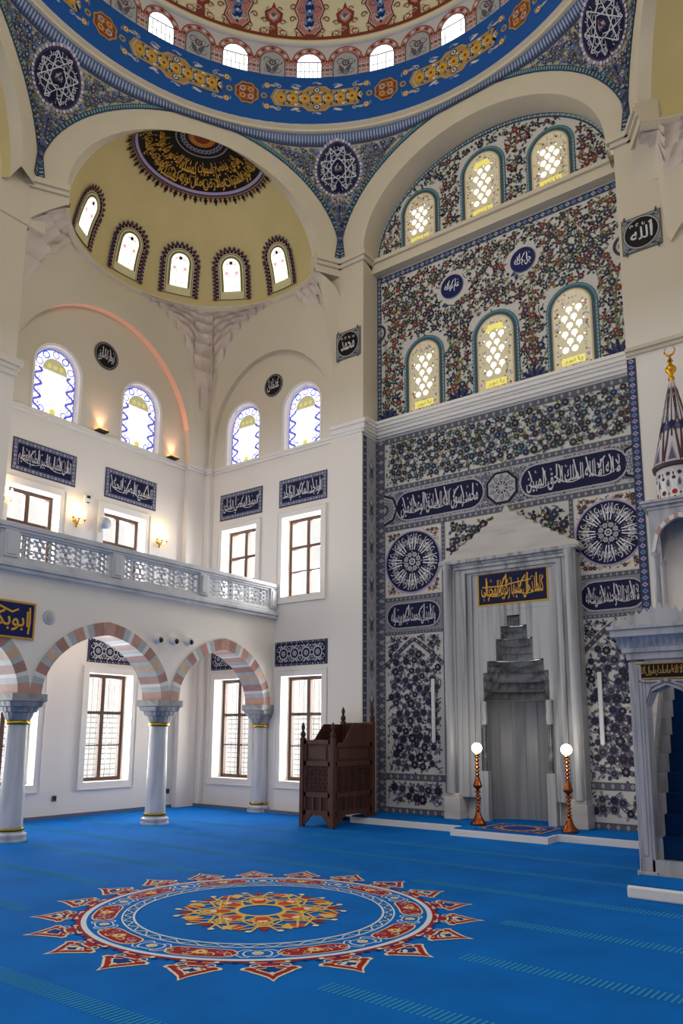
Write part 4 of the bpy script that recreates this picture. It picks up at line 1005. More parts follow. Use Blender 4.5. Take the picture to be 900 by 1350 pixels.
for x in (ML+.09, MR-.09): cl = MB(mihrab_marble); cl.lathe([(.09, .56), (.085, .62), (.085, 4.52), (.1, 4.56), (.1, 4.62)], (x, FY+.02, 0), 16); cl.build('colonnette', mh, smooth=True, auto=40)
pd = MB(pale_marble); n = 9; L = []
for i in range(n+1):
    t = i/n; x = ML-.06+(NX-ML+.02)*t; z = 4.7+.82*t**1.12; L.append((x, z))
    if i < n: L.append((x+(NX-ML)/n*.75, z+.02))
L.append((NX, 5.56))
poly = L+[(2*NX-x, z) for x, z in L[:-1][::-1]]
poly = [(min(max(x, ML-.08), MR+.08), z) for x, z in poly]
pd.prism(poly+[(MR+.08, 4.64), (ML-.08, 4.64)], lambda x, z: (x, FY-.03, z), lambda x, z: (x, YT, z)); pd.build('pediment', mh)
cn = MB(mihrab_marble); cn.box(ML-.05, MR+.05, FY-.07, YT, 4.62, 4.68); cn.build('cornice', mh, bevel=.008)
A = Art(lambda x, z, h: (x, FY+.13-h, z), .002)
A.rect(IL-.0, 3.82, IR+.0, 4.42, 'gold', 1); A.rect(IL+.03, 3.85, IR-.03, 4.39, 'black', 2); A.rect(IL+.04, 3.86, IR-.04, 4.38, 'navyd', 3)
script(A, 'كلما دخل عليها زكريا المحراب', IL+.08, 3.9, IR-.08, 4.36, 'amber', 4, 2); A.stroke([(IL+.1, 4.16), (IL+.5, 4.15), (NX, 4.18), (IR-.3, 4.22)], .02, 'amber', 6)
pq = A.mb.build('inscription_plaque', mh); pq['label'] = 'navy plaque with gold lettering above the niche'
# stepped opening and hood
ST = [(2.14, 2.64, .60), (2.64, 2.84, .52), (2.84, 3.22, .34), (3.22, 3.44, .245), (3.44, 3.62, .12)]
ft = MB(mihrab_marble); yf = FY+.14
for z0, z1, h in ST:
    ft.box(IL, NX-h, yf, YT, z0, z1); ft.box(NX+h, IR, yf, YT, z0, z1)
ft.box(IL, IR, yf, YT, 3.62, 3.8)
ft.build('niche_surround', mh)
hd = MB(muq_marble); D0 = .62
def halfoct(h, dep, z): return [(NX+h*cos(PI*i/10), yf+.02+dep*sin(PI*i/10), z) for i in range(11)]
prev = None
for k, (z0, z1, h) in enumerate(ST):
    h = h+.005; dep = D0*(.88, .7, .5, .34, .2)[k]; nl = 3 if k in (0, 2) else 2
    for q in range(nl):
        za, zb = lerp(z0, z1, q/nl), lerp(z0, z1, (q+1)/nl); d = dep*(1-.1*q); m = 10 if k < 3 else 6
        for i in range(m):                      # little pendant niches
            a0, a1 = PI*i/m, PI*(i+1)/m; G = []
            for u in range(7):
                t = lerp(a0, a1, u/6); ar = 1-(2*u/6-1)**2; row = []
                for v in range(6):
                    w = v/5; ins_ = 1-.12*w*(1-ar)-.02*w; row.append((NX+h*ins_*cos(t), yf+.02+d*ins_*sin(t), lerp(za, zb, w)))
                row.append((NX+h*.84*cos(t), yf+.02+d*.8*sin(t), zb)); G.append(row)
            hd.loft(G)
hd.face(halfoct(.13, .14, 3.62)); hd.build('stalactite_hood', mh, smooth=True, auto=35)
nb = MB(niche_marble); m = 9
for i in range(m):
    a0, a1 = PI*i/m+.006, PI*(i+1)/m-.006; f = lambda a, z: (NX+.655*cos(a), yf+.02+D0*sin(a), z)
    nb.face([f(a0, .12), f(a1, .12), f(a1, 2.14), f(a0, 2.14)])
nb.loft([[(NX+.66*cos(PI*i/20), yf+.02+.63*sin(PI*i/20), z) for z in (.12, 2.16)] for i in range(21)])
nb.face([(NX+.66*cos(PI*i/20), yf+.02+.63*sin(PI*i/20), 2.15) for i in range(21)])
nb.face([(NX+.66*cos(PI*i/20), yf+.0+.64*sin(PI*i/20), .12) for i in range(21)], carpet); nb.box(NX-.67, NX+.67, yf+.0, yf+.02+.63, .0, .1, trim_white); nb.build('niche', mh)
dark_stone = M('dark_stone', '#3c4246', .3, veins='#7a8084', scale=6)
for x in (IL+.07, IR-.07):
    cc = MB(dark_stone); cc.lathe([(.045, .95), (.04, 1.0), (.04, 1.66), (.05, 1.7), (.05, 1.74)], (x, yf-.02, 0), 14); o = cc.build('niche_column', mh, smooth=True, auto=40); o['label'] = 'slim dark stone column'
    cc = MB(mihrab_marble); cc.box(x-.07, x+.07, yf-.06, yf+.05, .12, .95); cc.build('pedestal', mh)
    cc = MB(mihrab_marble); cc.lathe([(.05, 1.74), (.06, 1.85), (.05, 1.95), (.05, 2.14)], (x, yf-.02, 0), 12); cc.build('small_capital', mh)
# dais in front
mb = MB(trim_white); mb.box(XA+.02, XB+.05, 11.36, YT, 0, .1); mb.box(-5.98, -4.38, 10.95, 11.4, 0, .1); mb.build('dais', kind='structure')
bpy.data.objects['dais']['kind'] = 'structure'
mb = MB(carpet); mb.box(XA+.02, XB+.05, 11.42, YT, .1, .118); mb.box(-5.94, -4.42, 10.99, 11.42, .1, .118); mb.build('floor_dais_carpet', kind='structure')
A = Art(lambda x, y, h: (x, y, .124+h), .0012)
A.mb.box(-5.62, -4.5, 11.05, 11.98, .118, .124, pm('cnavy'))
A.frame(-5.58, 11.09, -4.54, 11.94, .03, 'ochre', 1); A.ring(-5.06, 11.52, .26, .31, 'ochre', 2, 24, 0, 2*PI, 1.1)
for i in range(20): q = 2*PI*i/20; A.flower(-5.06+.38*cos(q), 11.52+.34*sin(q), .045, 2, ('ochre', 'cred', 'cream'))
for s in (-1, 1):
    for t in (-1, 1): A.flower(-5.06+s*.44, 11.52+t*.35, .06, 3, ('brick', 'ochre', 'cream'))
tag(A.mb.build('prayer_rug'), 'small dark blue prayer rug with a gold oval wreath in front of the niche', 'rug')
# slim upright light bars on the tiled side panels
for i, (x, lb) in enumerate(((-7.0, 'white upright bar fixed to the tiled panel left of the niche'), (-3.93, 'white upright bar fixed to the tiled panel between niche and pulpit'))):
    b = MB(plastic_white); b.box(x-.035, x+.035, YT-.07, YT-.03, 1.42, 2.58); b.box(x-.02, x+.02, YT-.03, YT, 1.6, 1.66); b.box(x-.02, x+.02, YT-.03, YT, 2.3, 2.36)
    tag(b.build('light_bar', bevel=.01, loc=(x, YT, 1.42)), lb, 'wall light')
# ------------------------------------------------------------------ gallery with pointed arcade
CY = [3.64, 6.34, 9.04, 11.7]; XI = -11.03; XM = (XG+XI)/2
mb = MB(white_wall); ZB = 2.14
def parch(t, a, b):                            # pointed arch, t in 0..1 from one foot to the other
    u = 2*t-1; return a*u, b*(.86*sqrt(max(0, 1-abs(u)**2.15))+.14*(1-abs(u)))
outer = [(3.2, ZB)]
for a, b in zip(CY, CY[1:]):
    c, h = (a+b)/2, (b-a)/2-.005
    outer += [(c+parch(i/24, h, 1.24)[0], ZB+parch(i/24, h, 1.24)[1]) for i in range(25)]
outer += [(YF, ZB), (YF, 4.0), (3.2, 4.0)]
for x in (XG, XI): mb.plate(outer, [], lambda s, z, x=x: (x, s, z))
mb.build('wall_gallery', kind='structure')
mb = MB(white_wall); mb.box(XL, XI-.002, 3.2, YF, 3.86, 4.06); mb.build('ceiling_gallery', kind='structure')
mb = MB(carpet); mb.box(XL, XG-.12, 3.2, YF, 4.06, 4.07); mb.build('floor_gallery', kind='structure')
vp = [M('voussoir_pink', '#b98d80', .5, var=.12, scale=7), M('voussoir_grey', '#a9b2b4', .45, var=.1, scale=7), M('voussoir_white', '#d8d4cf', .45, var=.06, scale=7), M('voussoir_rose', '#a57a72', .5, var=.12, scale=7), M('voussoir_tan', '#c6a890', .5, var=.12, scale=7)]
seqc = [0, 1, 2, 3, 1, 4, 1, 3, 2, 1, 0, 2, 1, 3]; wid = [1.3, .8, .5, 1.2, .7, 1.2, .6, 1.2, .5, .8, 1.2, .5, .8, 1.3]
for k, (a, b) in enumerate(zip(CY, CY[1:])):
    c, h = (a+b)/2, (b-a)/2-.005; mb = MB(); S = seqc+[0]+seqc[::-1]; W = wid+[1.5]+wid[::-1]; tot = sum(W); acc = 0
    # arc-length like parameter
    def fpt(t, w):
        th = PI*(1-t); u = -cos(PI*t)*1.0
        xo, zo = parch((1+u)/2, h, 1.24); xi, zi = parch((1+u)/2, h-.19-.04*(1-abs(u)), 1.02); return (lerp(xo, xi, w)+c, ZB+lerp(zo, zi, w))
    for q, w in zip(S, W):
        t0, t1 = acc/tot, (acc+w)/tot; acc += w; ts = [t0, (t0+t1)/2, t1]
        rows = [[(x, *fpt(t, wv)) for x, wv in ((XI-.01, 0), (XI-.01, 1), (XG+.012, 1), (XG+.012, 0))] for t in ts]
        mb.loft(rows, vp[q], True, True)
    mb.build('trim_%d' % (7+k), kind='structure')
# columns
def column(label, loc):
    t = thing('marble_column', label, 'column', loc, 'marble columns carrying the gallery arches')
    x, y, z = loc
    b = MB(grey_marble); b.lathe([(.245, 0), (.245, .03), (.225, .035), (.24, .06), (.24, .1), (.2, .12), (.2, .14)], loc, 28); b.build('base', t, smooth=True, auto=40)
    b = MB(gold); b.lathe([(.185, .14), (.2, .145), (.205, .165), (.2, .185), (.185, .19)], loc, 28); b.build('collar', t, smooth=True, auto=50)
    b = MB(grey_marble); b.lathe([(.178, .19), (.175, .3), (.168, .9), (.152, 1.68)], loc, 32); b.build('shaft', t, smooth=True, auto=50)
    b = MB(gold); b.lathe([(.16, 1.68), (.178, 1.69), (.185, 1.71), (.178, 1.735), (.165, 1.745)], loc, 28); b.build('collar', t, smooth=True, auto=50)
    b = MB(cap_marble); n = 32; rings = []
    for zz, r, sq in ((1.745, .165, 0), (1.8, .19, .25), (1.86, .2, .4), (1.87, .235, .5), (1.94, .245, .7), (1.95, .275, .8), (2.02, .285, .95), (2.03, .31, 1)):
        R = []
        for i in range(n*2):
            a = PI*i/n; sc = 1/max(abs(cos(a)), abs(sin(a))); fl = 1-.045*(.5+.5*cos(a*16))*(1 if zz < 2.0 else 0); rr = r*lerp(1, min(sc, 1.3), sq)*fl; R.append((x+rr*cos(a), y+rr*sin(a), zz))
        rings.append(R)
    b.loft(rings, None, True, True); b.box(x-.285, x+.285, y-.285, y+.285, 2.03, 2.14); b.build('capital', t, smooth=True, auto=35)
    return t
c1 = column('grey marble column standing free under the gallery, with two wide arches meeting on it', (XM, CY[2], 0))
dup(c1, (XM, CY[1], 0), 'grey marble column at the left edge of the view, nearest under the gallery')
dup(c1, (XM, CY[3]+.02, 0), 'grey marble column set against the white wall behind the wooden pulpit chair')
# balustrade
bl = thing('gallery_balustrade', 'pale grey marble balustrade with pierced star lattice panels along the gallery', 'balustrade', (XG+.03, 7.6, 4.06))
cp = M('balustrade_marble', '#c9ccd0', .45, veins='#adb1b6', scale=2)
X0, X1 = XG-.1, XG+.08
b = MB(cp); b.box(X0-.03, X1+.04, 3.2, YF, 4.58, 4.66); b.box(X0-.01, X1+.02, 3.2, YF, 4.54, 4.58); b.build('top_rail', bl, bevel=.012)
b = MB(cp); b.box(X0-.02, X1+.0, 3.2, YF, 4.06, 4.13); b.box(X0, X1+.05, 3.2, YF, 3.99, 4.06); b.box(X0, X1+.02, 3.2, YF, 3.93, 3.99); b.build('bottom_rail', bl, bevel=.01)
posts = [3.9, 5.82, 7.72, 9.69, 11.66]
for y in posts:
    b = MB(cp); b.box(X0, X1+.02, y-.11, y+.11, 4.13, 4.54); b.box(X1+.02, X1+.035, y-.07, y+.07, 4.17, 4.5); b.build('post', bl, bevel=.01)
for p, q in zip(posts, posts[1:]):
    y0, y1, z0, z1 = p+.11, q-.11, 4.13, 4.54; b = MB(cp); xm = XG+.02
    for u0, u1, w0, w1 in ((y0, y0+.05, z0, z1), (y1-.05, y1, z0, z1), (y0+.05, y1-.05, z0, z0+.035), (y0+.05, y1-.05, z1-.035, z1)): b.box(xm-.04, xm+.045, u0, u1, w0, w1)
    ya, yb, za, zb = y0+.05, y1-.05, z0+.035, z1-.035; nx = 7; ny = 2; cw, ch = (yb-ya)/nx, (zb-za)/ny
    segs = []
    for i in range(nx):
        for j in range(ny):
            cx, cz = ya+(i+.5)*cw, za+(j+.5)*ch; r = .26
            P8 = [(cx+cw*r*cos(PI*k/3+PI/6*(i % 2)), cz+ch*r*1.1*sin(PI*k/3+PI/6*(i % 2))) for k in range(6)]
            E8 = [(cx+cw*.5*cos(PI*k/3+PI/6*(i % 2)), cz+ch*.5*1.1*sin(PI*k/3+PI/6*(i % 2))) for k in range(6)]
            for k in range(6): segs += [(P8[k], P8[(k+1) % 6]), (P8[k], E8[k])]
    for (a0, b0), (a1, b1) in segs:
        a0, a1 = [max(ya, min(yb, v)) for v in (a0, a1)]; b0, b1 = [max(za, min(zb, v)) for v in (b0, b1)]
        L = hypot(a1-a0, b1-b0)
        if L < .01: continue
        px, pz = -(b1-b0)/L*.0135, (a1-a0)/L*.0135
        b.prism([(a0+px, b0+pz), (a1+px, b1+pz), (a1-px, b1-pz), (a0-px, b0-pz)], lambda s, z: (xm-.02, s, z), lambda s, z: (xm+.025, s, z))
    b.build('lattice_panel', bl)

# ------------------------------------------------------------------ painted tile panels and plaques
def letter_panel(P, c, w, z0, z1, word, label, seed):
    A = Art(lambda s, z, h: P(s, z, -.012-h), .002); h = z1-z0; x0, x1 = c-w/2, c+w/2
    pbox(A.mb, P, x0, x1, z0, z1, -.012, 0, pm('slated'))
    A.frame(x0, z0, x1, z1, .012, 'navyd', 1); bw = .085
    A.frame(x0+.012, z0+.012, x1-.012, z1-.012, bw, 'slate', 1)
    nx, nz = int(w/.075), int(h/.075)
    for i in range(nx):
        for z in (z0+.055, z1-.055): A.disc(x0+w*(i+.5)/nx, z, .026, 'offw' if i % 2 else 'lgrey', 2, 8); A.disc(x0+w*(i+.5)/nx, z, .013, 'navy', 3, 6)
    for i in range(1, nz-1):
        for x in (x0+.055, x1-.055): A.disc(x, z0+h*(i+.5)/nz, .026, 'offw' if i % 2 else 'lgrey', 2, 8); A.disc(x, z0+h*(i+.5)/nz, .013, 'navy', 3, 6)
    A.rect(x0+bw+.02, z0+bw+.02, x1-bw-.02, z1-bw-.02, 'navyd', 3)
    rev = P(1, 0)[0] == XL                      # keep the reading direction as seen from inside
    A2 = A
    if P is Lp:
        pass
    script(A2, word, x0+bw+.03, z0+bw+.03, x1-bw-.03, z1-bw-.02, 'offw', 4, seed)
    return tag(A.mb.build('calligraphy_panel', loc=P(c, z0)), label, 'wall panel', 'navy lettered tile panels over the upper windows')
letter_panel(Lp, 7.68, 1.34, 6.34, 6.97, 'العدل اللطيف الخبير الحليم العظيم', 'navy lettered tile panel over the gallery window nearest the left edge', 1)
letter_panel(Lp, 9.7, 1.32, 6.34, 6.97, 'السميع البصير الحكم', 'navy lettered tile panel over the gallery window beside the room corner', 2)
letter_panel(Fp, -11.6, 1.3, 6.34, 6.95, 'الحميد المحصي المبدئ', 'navy lettered tile panel over the front window partly behind the balustrade', 3)
letter_panel(Fp, -9.8, 1.3, 6.34, 6.95, 'الواجد الماجد الواحد', 'navy lettered tile panel over the clear upper window right of the balustrade', 4)
def leaf_panel(P, c, w, z0, z1, label):
    A = Art(lambda s, z, h: P(s, z, -.012-h), .002); x0, x1 = c-w/2, c+w/2; zc = (z0+z1)/2; h = z1-z0
    pbox(A.mb, P, x0, x1, z0, z1, -.012, 0, pm('slated')); A.rect(x0+.05, z0+.05, x1-.05, z1-.05, 'navyd', 1)
    for i in range(int(w/.07)):
        for z in (z0+.025, z1-.025): A.disc(x0+.035+i*.07, z, .018, 'slate' if i % 2 else 'lgrey', 2, 6)
    k = 4
    for i in range(k):
        cx = x0+.09+(w-.18)*(i+.5)/k; r = h*.25
        A.ring(cx, zc, r*.8, r*.95, 'offw', 2, 16); A.flower(cx, zc, r*.5, 3, ('lgrey', 'slate', 'offw'))
        for s in (-1, 1):
            for v in (-1, 1):
                A.curl(cx+s*r*1.1, zc+v*r*.7, r*.55, PI/2*v, 1.1, .02, 'offw', 3, s*v); A.leaf(cx, zc+v*r*.9, r*.9, .025, PI/2*v+s*.9, 'lgrey', 3)
    return tag(A.mb.build('floral_panel', loc=P(c, z0)), label, 'wall panel', 'navy scrollwork tile panels over the lower windows')
leaf_panel(Lp, 9.53, 1.3, 2.93, 3.4, 'navy scrollwork tile panel seen through the wide arch on the left wall')
leaf_panel(Fp, -11.7, 1.35, 2.93, 3.42, 'navy scrollwork tile panel half hidden behind the striped arch by the corner')
leaf_panel(Fp, -9.79, 1.38, 2.93, 3.43, 'navy scrollwork tile panel over the window behind the wooden pulpit chair')
def wall_roundel(P, c, z, r, word, label):
    A = Art(lambda s, zz, h: P(s, zz, -.015-h), .002)
    n = 40; a = [P(c+r*cos(2*PI*i/n), z+r*sin(2*PI*i/n), -.015) for i in range(n)]; b = [P(c+r*cos(2*PI*i/n), z+r*sin(2*PI*i/n), 0) for i in range(n)]
    A.mb.loft([b, a], pm('grey'), True, True); A.disc(c, z, r*.95, 'black', 1, 36); A.ring(c, z, r*.85, r*.88, 'lgrey', 2, 36)
    script(A, word, c-r*.66, z-r*.5, c+r*.66, z+r*.62, 'offw', 3, 2, alifs=3)
    return tag(A.mb.build('wall_roundel', loc=P(c, z)), label, 'roundel', 'black lettered roundels between the arched windows')
wall_roundel(Lp, 8.88, 9.36, .3, 'ابوبكر الصديق', 'round black lettered disc between the arched windows of the left wall')
wall_roundel(Fp, -10.69, 9.24, .27, 'عثمان', 'round black lettered disc between the arched windows of the front wall')
def square_tile(c, z, r, word, label):
    A = Art(lambda s, zz, h: Fp(s, zz, -.02-h), .002); pbox(A.mb, Fp, c-r, c+r, z-r, z+r, -.02, 0, pm('greyd'))
    A.rect(c-r+.01, z-r+.01, c+r-.01, z+r-.01, 'olive', 1); A.rect(c-r+.02, z-r+.02, c+r-.02, z+r-.02, 'grey', 2)
    for s in (-1, 1):
        for t in (-1, 1): A.flower(c+s*r*.8, z+t*r*.8, r*.14, 3, ('slated', 'lgrey', 'plum')); A.leaf(c+s*r*.8, z+t*r*.8, r*.4, .02, PI/2*t, 'slated', 3); A.leaf(c+s*r*.8, z+t*r*.8, r*.4, .02, 0 if s < 0 else PI, 'slated', 3)
    A.disc(c, z, r*.95, 'greyd', 4, 36); A.disc(c, z, r*.9, 'lgrey', 5, 36); A.disc(c, z, r*.84, 'black', 6, 36)
    A.text(word, c-r*.55, z-r*.42, c+r*.55, z+r*.3, 'offw', 7)
    for i in range(4): A.curl(c+r*(-.5+.33*i), z+r*.45, r*.1, i, .9, .018, 'offw', 7)
    if word == 'الله': A.stroke([(c+r*.5, z-r*.3), (c+r*.53, z+.1*r), (c+r*.5, z+r*.5)], .035, 'offw', 7)
    return tag(A.mb.build('square_tile', loc=Fp(c, z)), label, 'wall tile')
square_tile(-8.62, 9.57, .31, 'محمد', 'square dark tile with a lettered circle on the pier left of the tiled wall')
square_tile(-2.72, 9.64, .31, 'الله', 'square dark tile with a lettered circle on the pier above the pulpit spire')
A = Art(lambda s, z, h: (XG+.03+h, s, z), .002); A.mb.box(XG, XG+.03, 5.2, 6.33, 2.94, 3.5, pm('gold')); A.rect(5.23, 2.97, 6.3, 3.47, 'navy', 1)
A.text('ابوبكر رع', 5.3, 3.0, 6.22, 3.36, 'amber', 2); A.stroke([(6.22, 3.02), (6.24, 3.2), (6.23, 3.42)], .03, 'amber', 3); A.stroke([(5.6, 3.36), (5.75, 3.4), (5.95, 3.33), (6.05, 3.38)], .03, 'amber', 3)
tag(A.mb.build('name_plaque', loc=(XG, 5.77, 2.94)), 'royal blue plaque with gold lettering on the gallery front, cut by the left edge', 'plaque')
# ------------------------------------------------------------------ pulpit (minbar) with stairs
mn = thing('minbar', 'tall carved white marble pulpit with blue carpeted stairs, portal and tiled spire', 'pulpit', (-2.09, 8.7, 0))
SH = .1
def q3(x, y, z): return (x-SH*(y-8.8), y, z)
def sbox(mb, x0, x1, y0, y1, z0, z1, mat=None):
    p = [q3(x, y, z) for z in (z0, z1) for y in (y0, y1) for x in (x0, x1)]
    mb.add(p, [(0, 2, 3, 1), (4, 5, 7, 6), (0, 1, 5, 4), (2, 6, 7, 3), (0, 4, 6, 2), (1, 3, 7, 5)], mat)
PX0, PX1, PC = -2.49, -1.69, -2.09; PY0, PY1 = 8.8, 9.05
b = MB(minbar_marble)
for s in (0, 1):
    a, c = (PX0, PX0+.17) if s == 0 else (PX1-.17, PX1); b = MB(minbar_marble)
    b.box(a, c, PY0, PY1, .0, 2.4); 
    b.box(a+.03, c-.03, PY0-.02, PY0, .14, 2.36); b.box(a+.06, c-.06, PY0-.035, PY0-.02, .3, 2.34)
    b.box(a-.02, c+.02, PY0-.04, PY1, 0, .14); b.build('portal_post', mn, bevel=.008)
b = MB(minbar_marble)                           # lintel with pointed opening
o = [(PX0+.17, 1.9), (PC-.16, 2.06), (PC, 2.13), (PC+.16, 2.06), (PX1-.17, 1.9), (PX1-.17, 2.46), (PX0+.17, 2.46)]
b.prism(o, lambda x, z: (x, PY0+.01, z), lambda x, z: (x, PY1, z))
for k in (0, 1):
    e = [(PX0+.17, 1.9-.02), (PC-.16, 2.06), (PC, 2.13), (PC+.16, 2.06), (PX1-.17, 1.88)]
    for p, q in zip(e, e[1:]):
        b.prism([(p[0], p[1]+.05*k), (q[0], q[1]+.05*k), (q[0], q[1]+.05*k+.022), (p[0], p[1]+.05*k+.022)], lambda x, z: (x, PY0-.02, z), lambda x, z: (x, PY0+.02, z))
b.box(PX0-.01, PX1+.01, PY0-.03, PY1, 2.42, 2.5); b.box(PX0+.1, PX1-.1, PY0-.02, PY0, 2.165, 2.185)
lint = b.build('portal_lintel', mn, bevel=.005)
b = MB(minbar_marble)                           # stalactite cornice and crest
b.box(PX0-.05, PX1+.05, PY0-.06, PY1, 2.5, 2.55)
m = 14
for i in range(m):
    x0 = PX0-.08+(PX1-PX0+.16)*i/m; x1 = x0+(PX1-PX0+.16)/m
    G = [[(lerp(x0, x1, u/6), PY0-.06-.1*(v/4)*(1-.8*(1-(2*u/6-1)**2)*(1-v/4)), 2.55+.12*v/4) for v in range(5)]+[(lerp(x0, x1, u/6), PY1, 2.67)] for u in range(7)]
    b.loft(G)
b.box(PX0-.13, PX1+.13, PY0-.19, PY1, 2.67, 2.75); b.box(PX0-.16, PX1+.16, PY0-.22, PY1, 2.75, 2.79)
cr = [(PX0-.14, 2.79)]
for i in range(13):
    t = (i+.5)/13; x = lerp(PX0-.14, PX1+.14, t); z = 2.84+.16*(1-abs(2*t-1)); w = (PX1-PX0+.28)/26
    cr += [(x-w, z-.03), (x-w*.4, z), (x, z+.035), (x+w*.4, z)]
cr += [(PX1+.14, 2.81), (PX1+.14, 2.79)]
b.prism(cr, lambda x, z: (x, PY0-.12, z), lambda x, z: (x, PY0-.06, z))
b.build('portal_cornice', mn)
A = Art(lambda x, z, h: (x, PY0-.005-h, z), .002); A.rect(PX0+.08, 2.2, PX1-.08, 2.38, 'ochre', 1); A.rect(PX0+.095, 2.215, PX1-.095, 2.365, 'black', 2)
A.text('لا اله الا الله محمد رسول الله', PX0+.11, 2.235, PX1-.11, 2.335, 'ochre', 3)
for i in range(12): A.stroke([(PX0+.13+i*.048, 2.28), (PX0+.135+i*.048, 2.35)], .008, 'ochre', 4)
A.mb.build('portal_inscription', lint)['label'] = 'dark strip with gold lettering over the doorway'
# stairs
NSt, RS, TRd = 10, .22, .21; Y0 = 8.92; Z0 = .26
b = MB(minbar_marble); c = MB(minbar_carpet)
sbox(b, PX0+.02, PX1-.02, 8.8, Y0, 0, Z0)
for i in range(NSt):
    y0, y1, z1 = Y0+i*TRd, Y0+(i+1)*TRd, Z0+(i+1)*RS
    sbox(b, PX0+.04, PX1-.04, y0, y1+.01, 0, z1-.002)
    sbox(c, PX0+.24, PX1-.24, y0-.012, y0, z1-RS, z1); sbox(c, PX0+.24, PX1-.24, y0-.02, y1-.012, z1-.002, z1+.012)
c.build('stair_carpet', b.build('stair', mn))
YE, ZE = Y0+NSt*TRd, Z0+NSt*RS
for a, e in ((PX0+.0, PX0+.1), (PX1-.1, PX1)):
    b = MB(minbar_marble)
    poly = [(Y0+.13, Z0), (Y0+.13, Z0+.62), (YE, ZE+.5), (YE+.75, ZE+.5), (YE+.75, 0), (Y0+.13, 0)]
    b.prism(poly, lambda y, z, a=a: q3(a, y, z), lambda y, z, e=e: q3(e, y, z))
    for k in (.1, .36, .5):
        b.prism([(Y0+.16, Z0+k), (YE, ZE+k-.12), (YE, ZE+k-.07), (Y0+.16, Z0+k+.05)], lambda y, z, a=a: q3(a-.018, y, z), lambda y, z, e=e: q3(e+.018, y, z))
    b.build('balustrade', mn)
b = MB(minbar_marble); sbox(b, PX0+.1, PX1-.1, YE, YE+.75, ZE-.1, ZE+.02); b.build('platform', mn)
# canopy
KY0, KY1 = YE-.02, YE+.72; KX0, KX1 = PX0, PX1; KZ = 4.78
for x in (KX0+.06, KX1-.06):
    for y in (KY0+.06, KY1-.06):
        b = MB(minbar_marble); z = ZE+.5; sbox(b, x-.055, x+.055, y-.055, y+.055, z, z+.3); cx, cy, _ = q3(x, y, 0)
        b.lathe([(.05, z+.3), (.045, 4.05), (.06, 4.1), (.06, 4.14)], (cx, cy, 0), 10); b.build('canopy_post', mn, bevel=.005)
b = MB()
def archpanel(p, q, n):
    (xa, ya), (xb, yb) = p, q; L = hypot(xb-xa, yb-ya); h = L/2-.06
    P = lambda s, z, d: (lambda X, Y: q3(X, Y, z))(xa+(xb-xa)*s/L+n[0]*d, ya+(yb-ya)*s/L+n[1]*d)
    arc = [(L/2+parch(i/12, h, .46)[0], 4.14+parch(i/12, h, .46)[1]) for i in range(13)]
    poly = [(0, 4.1), (.06, 4.1)]+arc+[(L-.06, 4.1), (L, 4.1), (L, KZ-.03), (0, KZ-.03)]
    b.prism(poly, lambda s, z: P(s, z, 0), lambda s, z: P(s, z, .07), minbar_marble)
    for i in range(12):
        a0, a1 = arc[i], arc[i+1]; e = lambda p_: (L/2+(p_[0]-L/2)*(h+.05)/h, 4.14+(p_[1]-4.14)*1.15)
        b.prism([a0, a1, e(a1), e(a0)], lambda s, z: P(s, z, -.008), lambda s, z: P(s, z, 0), vp[0] if i % 2 else vp[2])
archpanel((KX0, KY0), (KX1, KY0), (0, 1)); archpanel((KX1, KY1), (KX0, KY1), (0, -1)); archpanel((KX0, KY1-.075), (KX0, KY0+.075), (1, 0)); archpanel((KX1, KY0+.075), (KX1, KY1-.075), (-1, 0))
b.build('canopy_arch', mn)
b = MB(minbar_marble)
for o_, z0, z1 in ((.02, KZ-.03, KZ+.02), (.07, KZ+.02, KZ+.06), (.1, KZ+.06, KZ+.1)): sbox(b, KX0-o_, KX1+o_, KY0-o_, KY1+o_, z0, z1)
b.build('canopy_cornice', mn, bevel=.004)
cx, cy, _ = q3(PC, (KY0+KY1)/2, 0)
RQ = .3; zq = KZ+.1; NQ = 12
A = Art(lambda u, z, h: (cx+(RQ+h)*cos(u/RQ), cy+(RQ+h)*sin(u/RQ), z), .002); A.grid = .05
A.mb.lathe([(RQ, zq), (RQ, zq+.5)], (cx, cy, 0), 48, pm('tile2'))
for i in range(NQ):
    u = 2*PI*RQ*i/NQ
    A.poly([(u-.06, zq), (u+.06, zq), (u+.07, zq+.12), (u+.035, zq+.2), (u+.06, zq+.33), (u, zq+.46), (u-.06, zq+.33), (u-.035, zq+.2), (u-.07, zq+.12)], 'white', 2)
    A.disc(u, zq+.33, .028, 'maroon', 3, 8); A.leaf(u, zq+.36, .07, .012, PI/2, 'maroon', 3); A.scallop(u, zq+.12, .04, 'red' if i % 2 else 'dred', 3, 6); A.disc(u, zq+.05, .016, 'dred', 3, 6)
    v = u+PI*RQ/NQ; A.disc(v, zq+.4, .03, 'plum', 2, 8); A.leaf(v, zq+.2, .12, .022, PI/2, 'slate', 2); A.disc(v, zq+.1, .02, 'greyd', 2, 6)
A.mb.build('spire_drum', mn)
b = MB(M('dark_band', '#3a2a2a', .5)); b.lathe([(RQ+.0, zq+.5), (RQ+.04, zq+.51), (RQ+.05, zq+.56), (RQ+.0, zq+.57)], (cx, cy, 0), 48); b.build('spire_band', mn, smooth=True, auto=40)
zc_, HQ = zq+.56, 1.36
RQc = lambda t: (.33*(1-t)+.035*t)
A = Art(lambda u, t, h: (cx+(RQc(t)+h)*cos(u), cy+(RQc(t)+h)*sin(u), zc_+HQ*t), .002); A.grid = .1
A.mb.lathe([(.33, zc_), (.035, zc_+HQ)], (cx, cy, 0), 48, pm('tile2'))
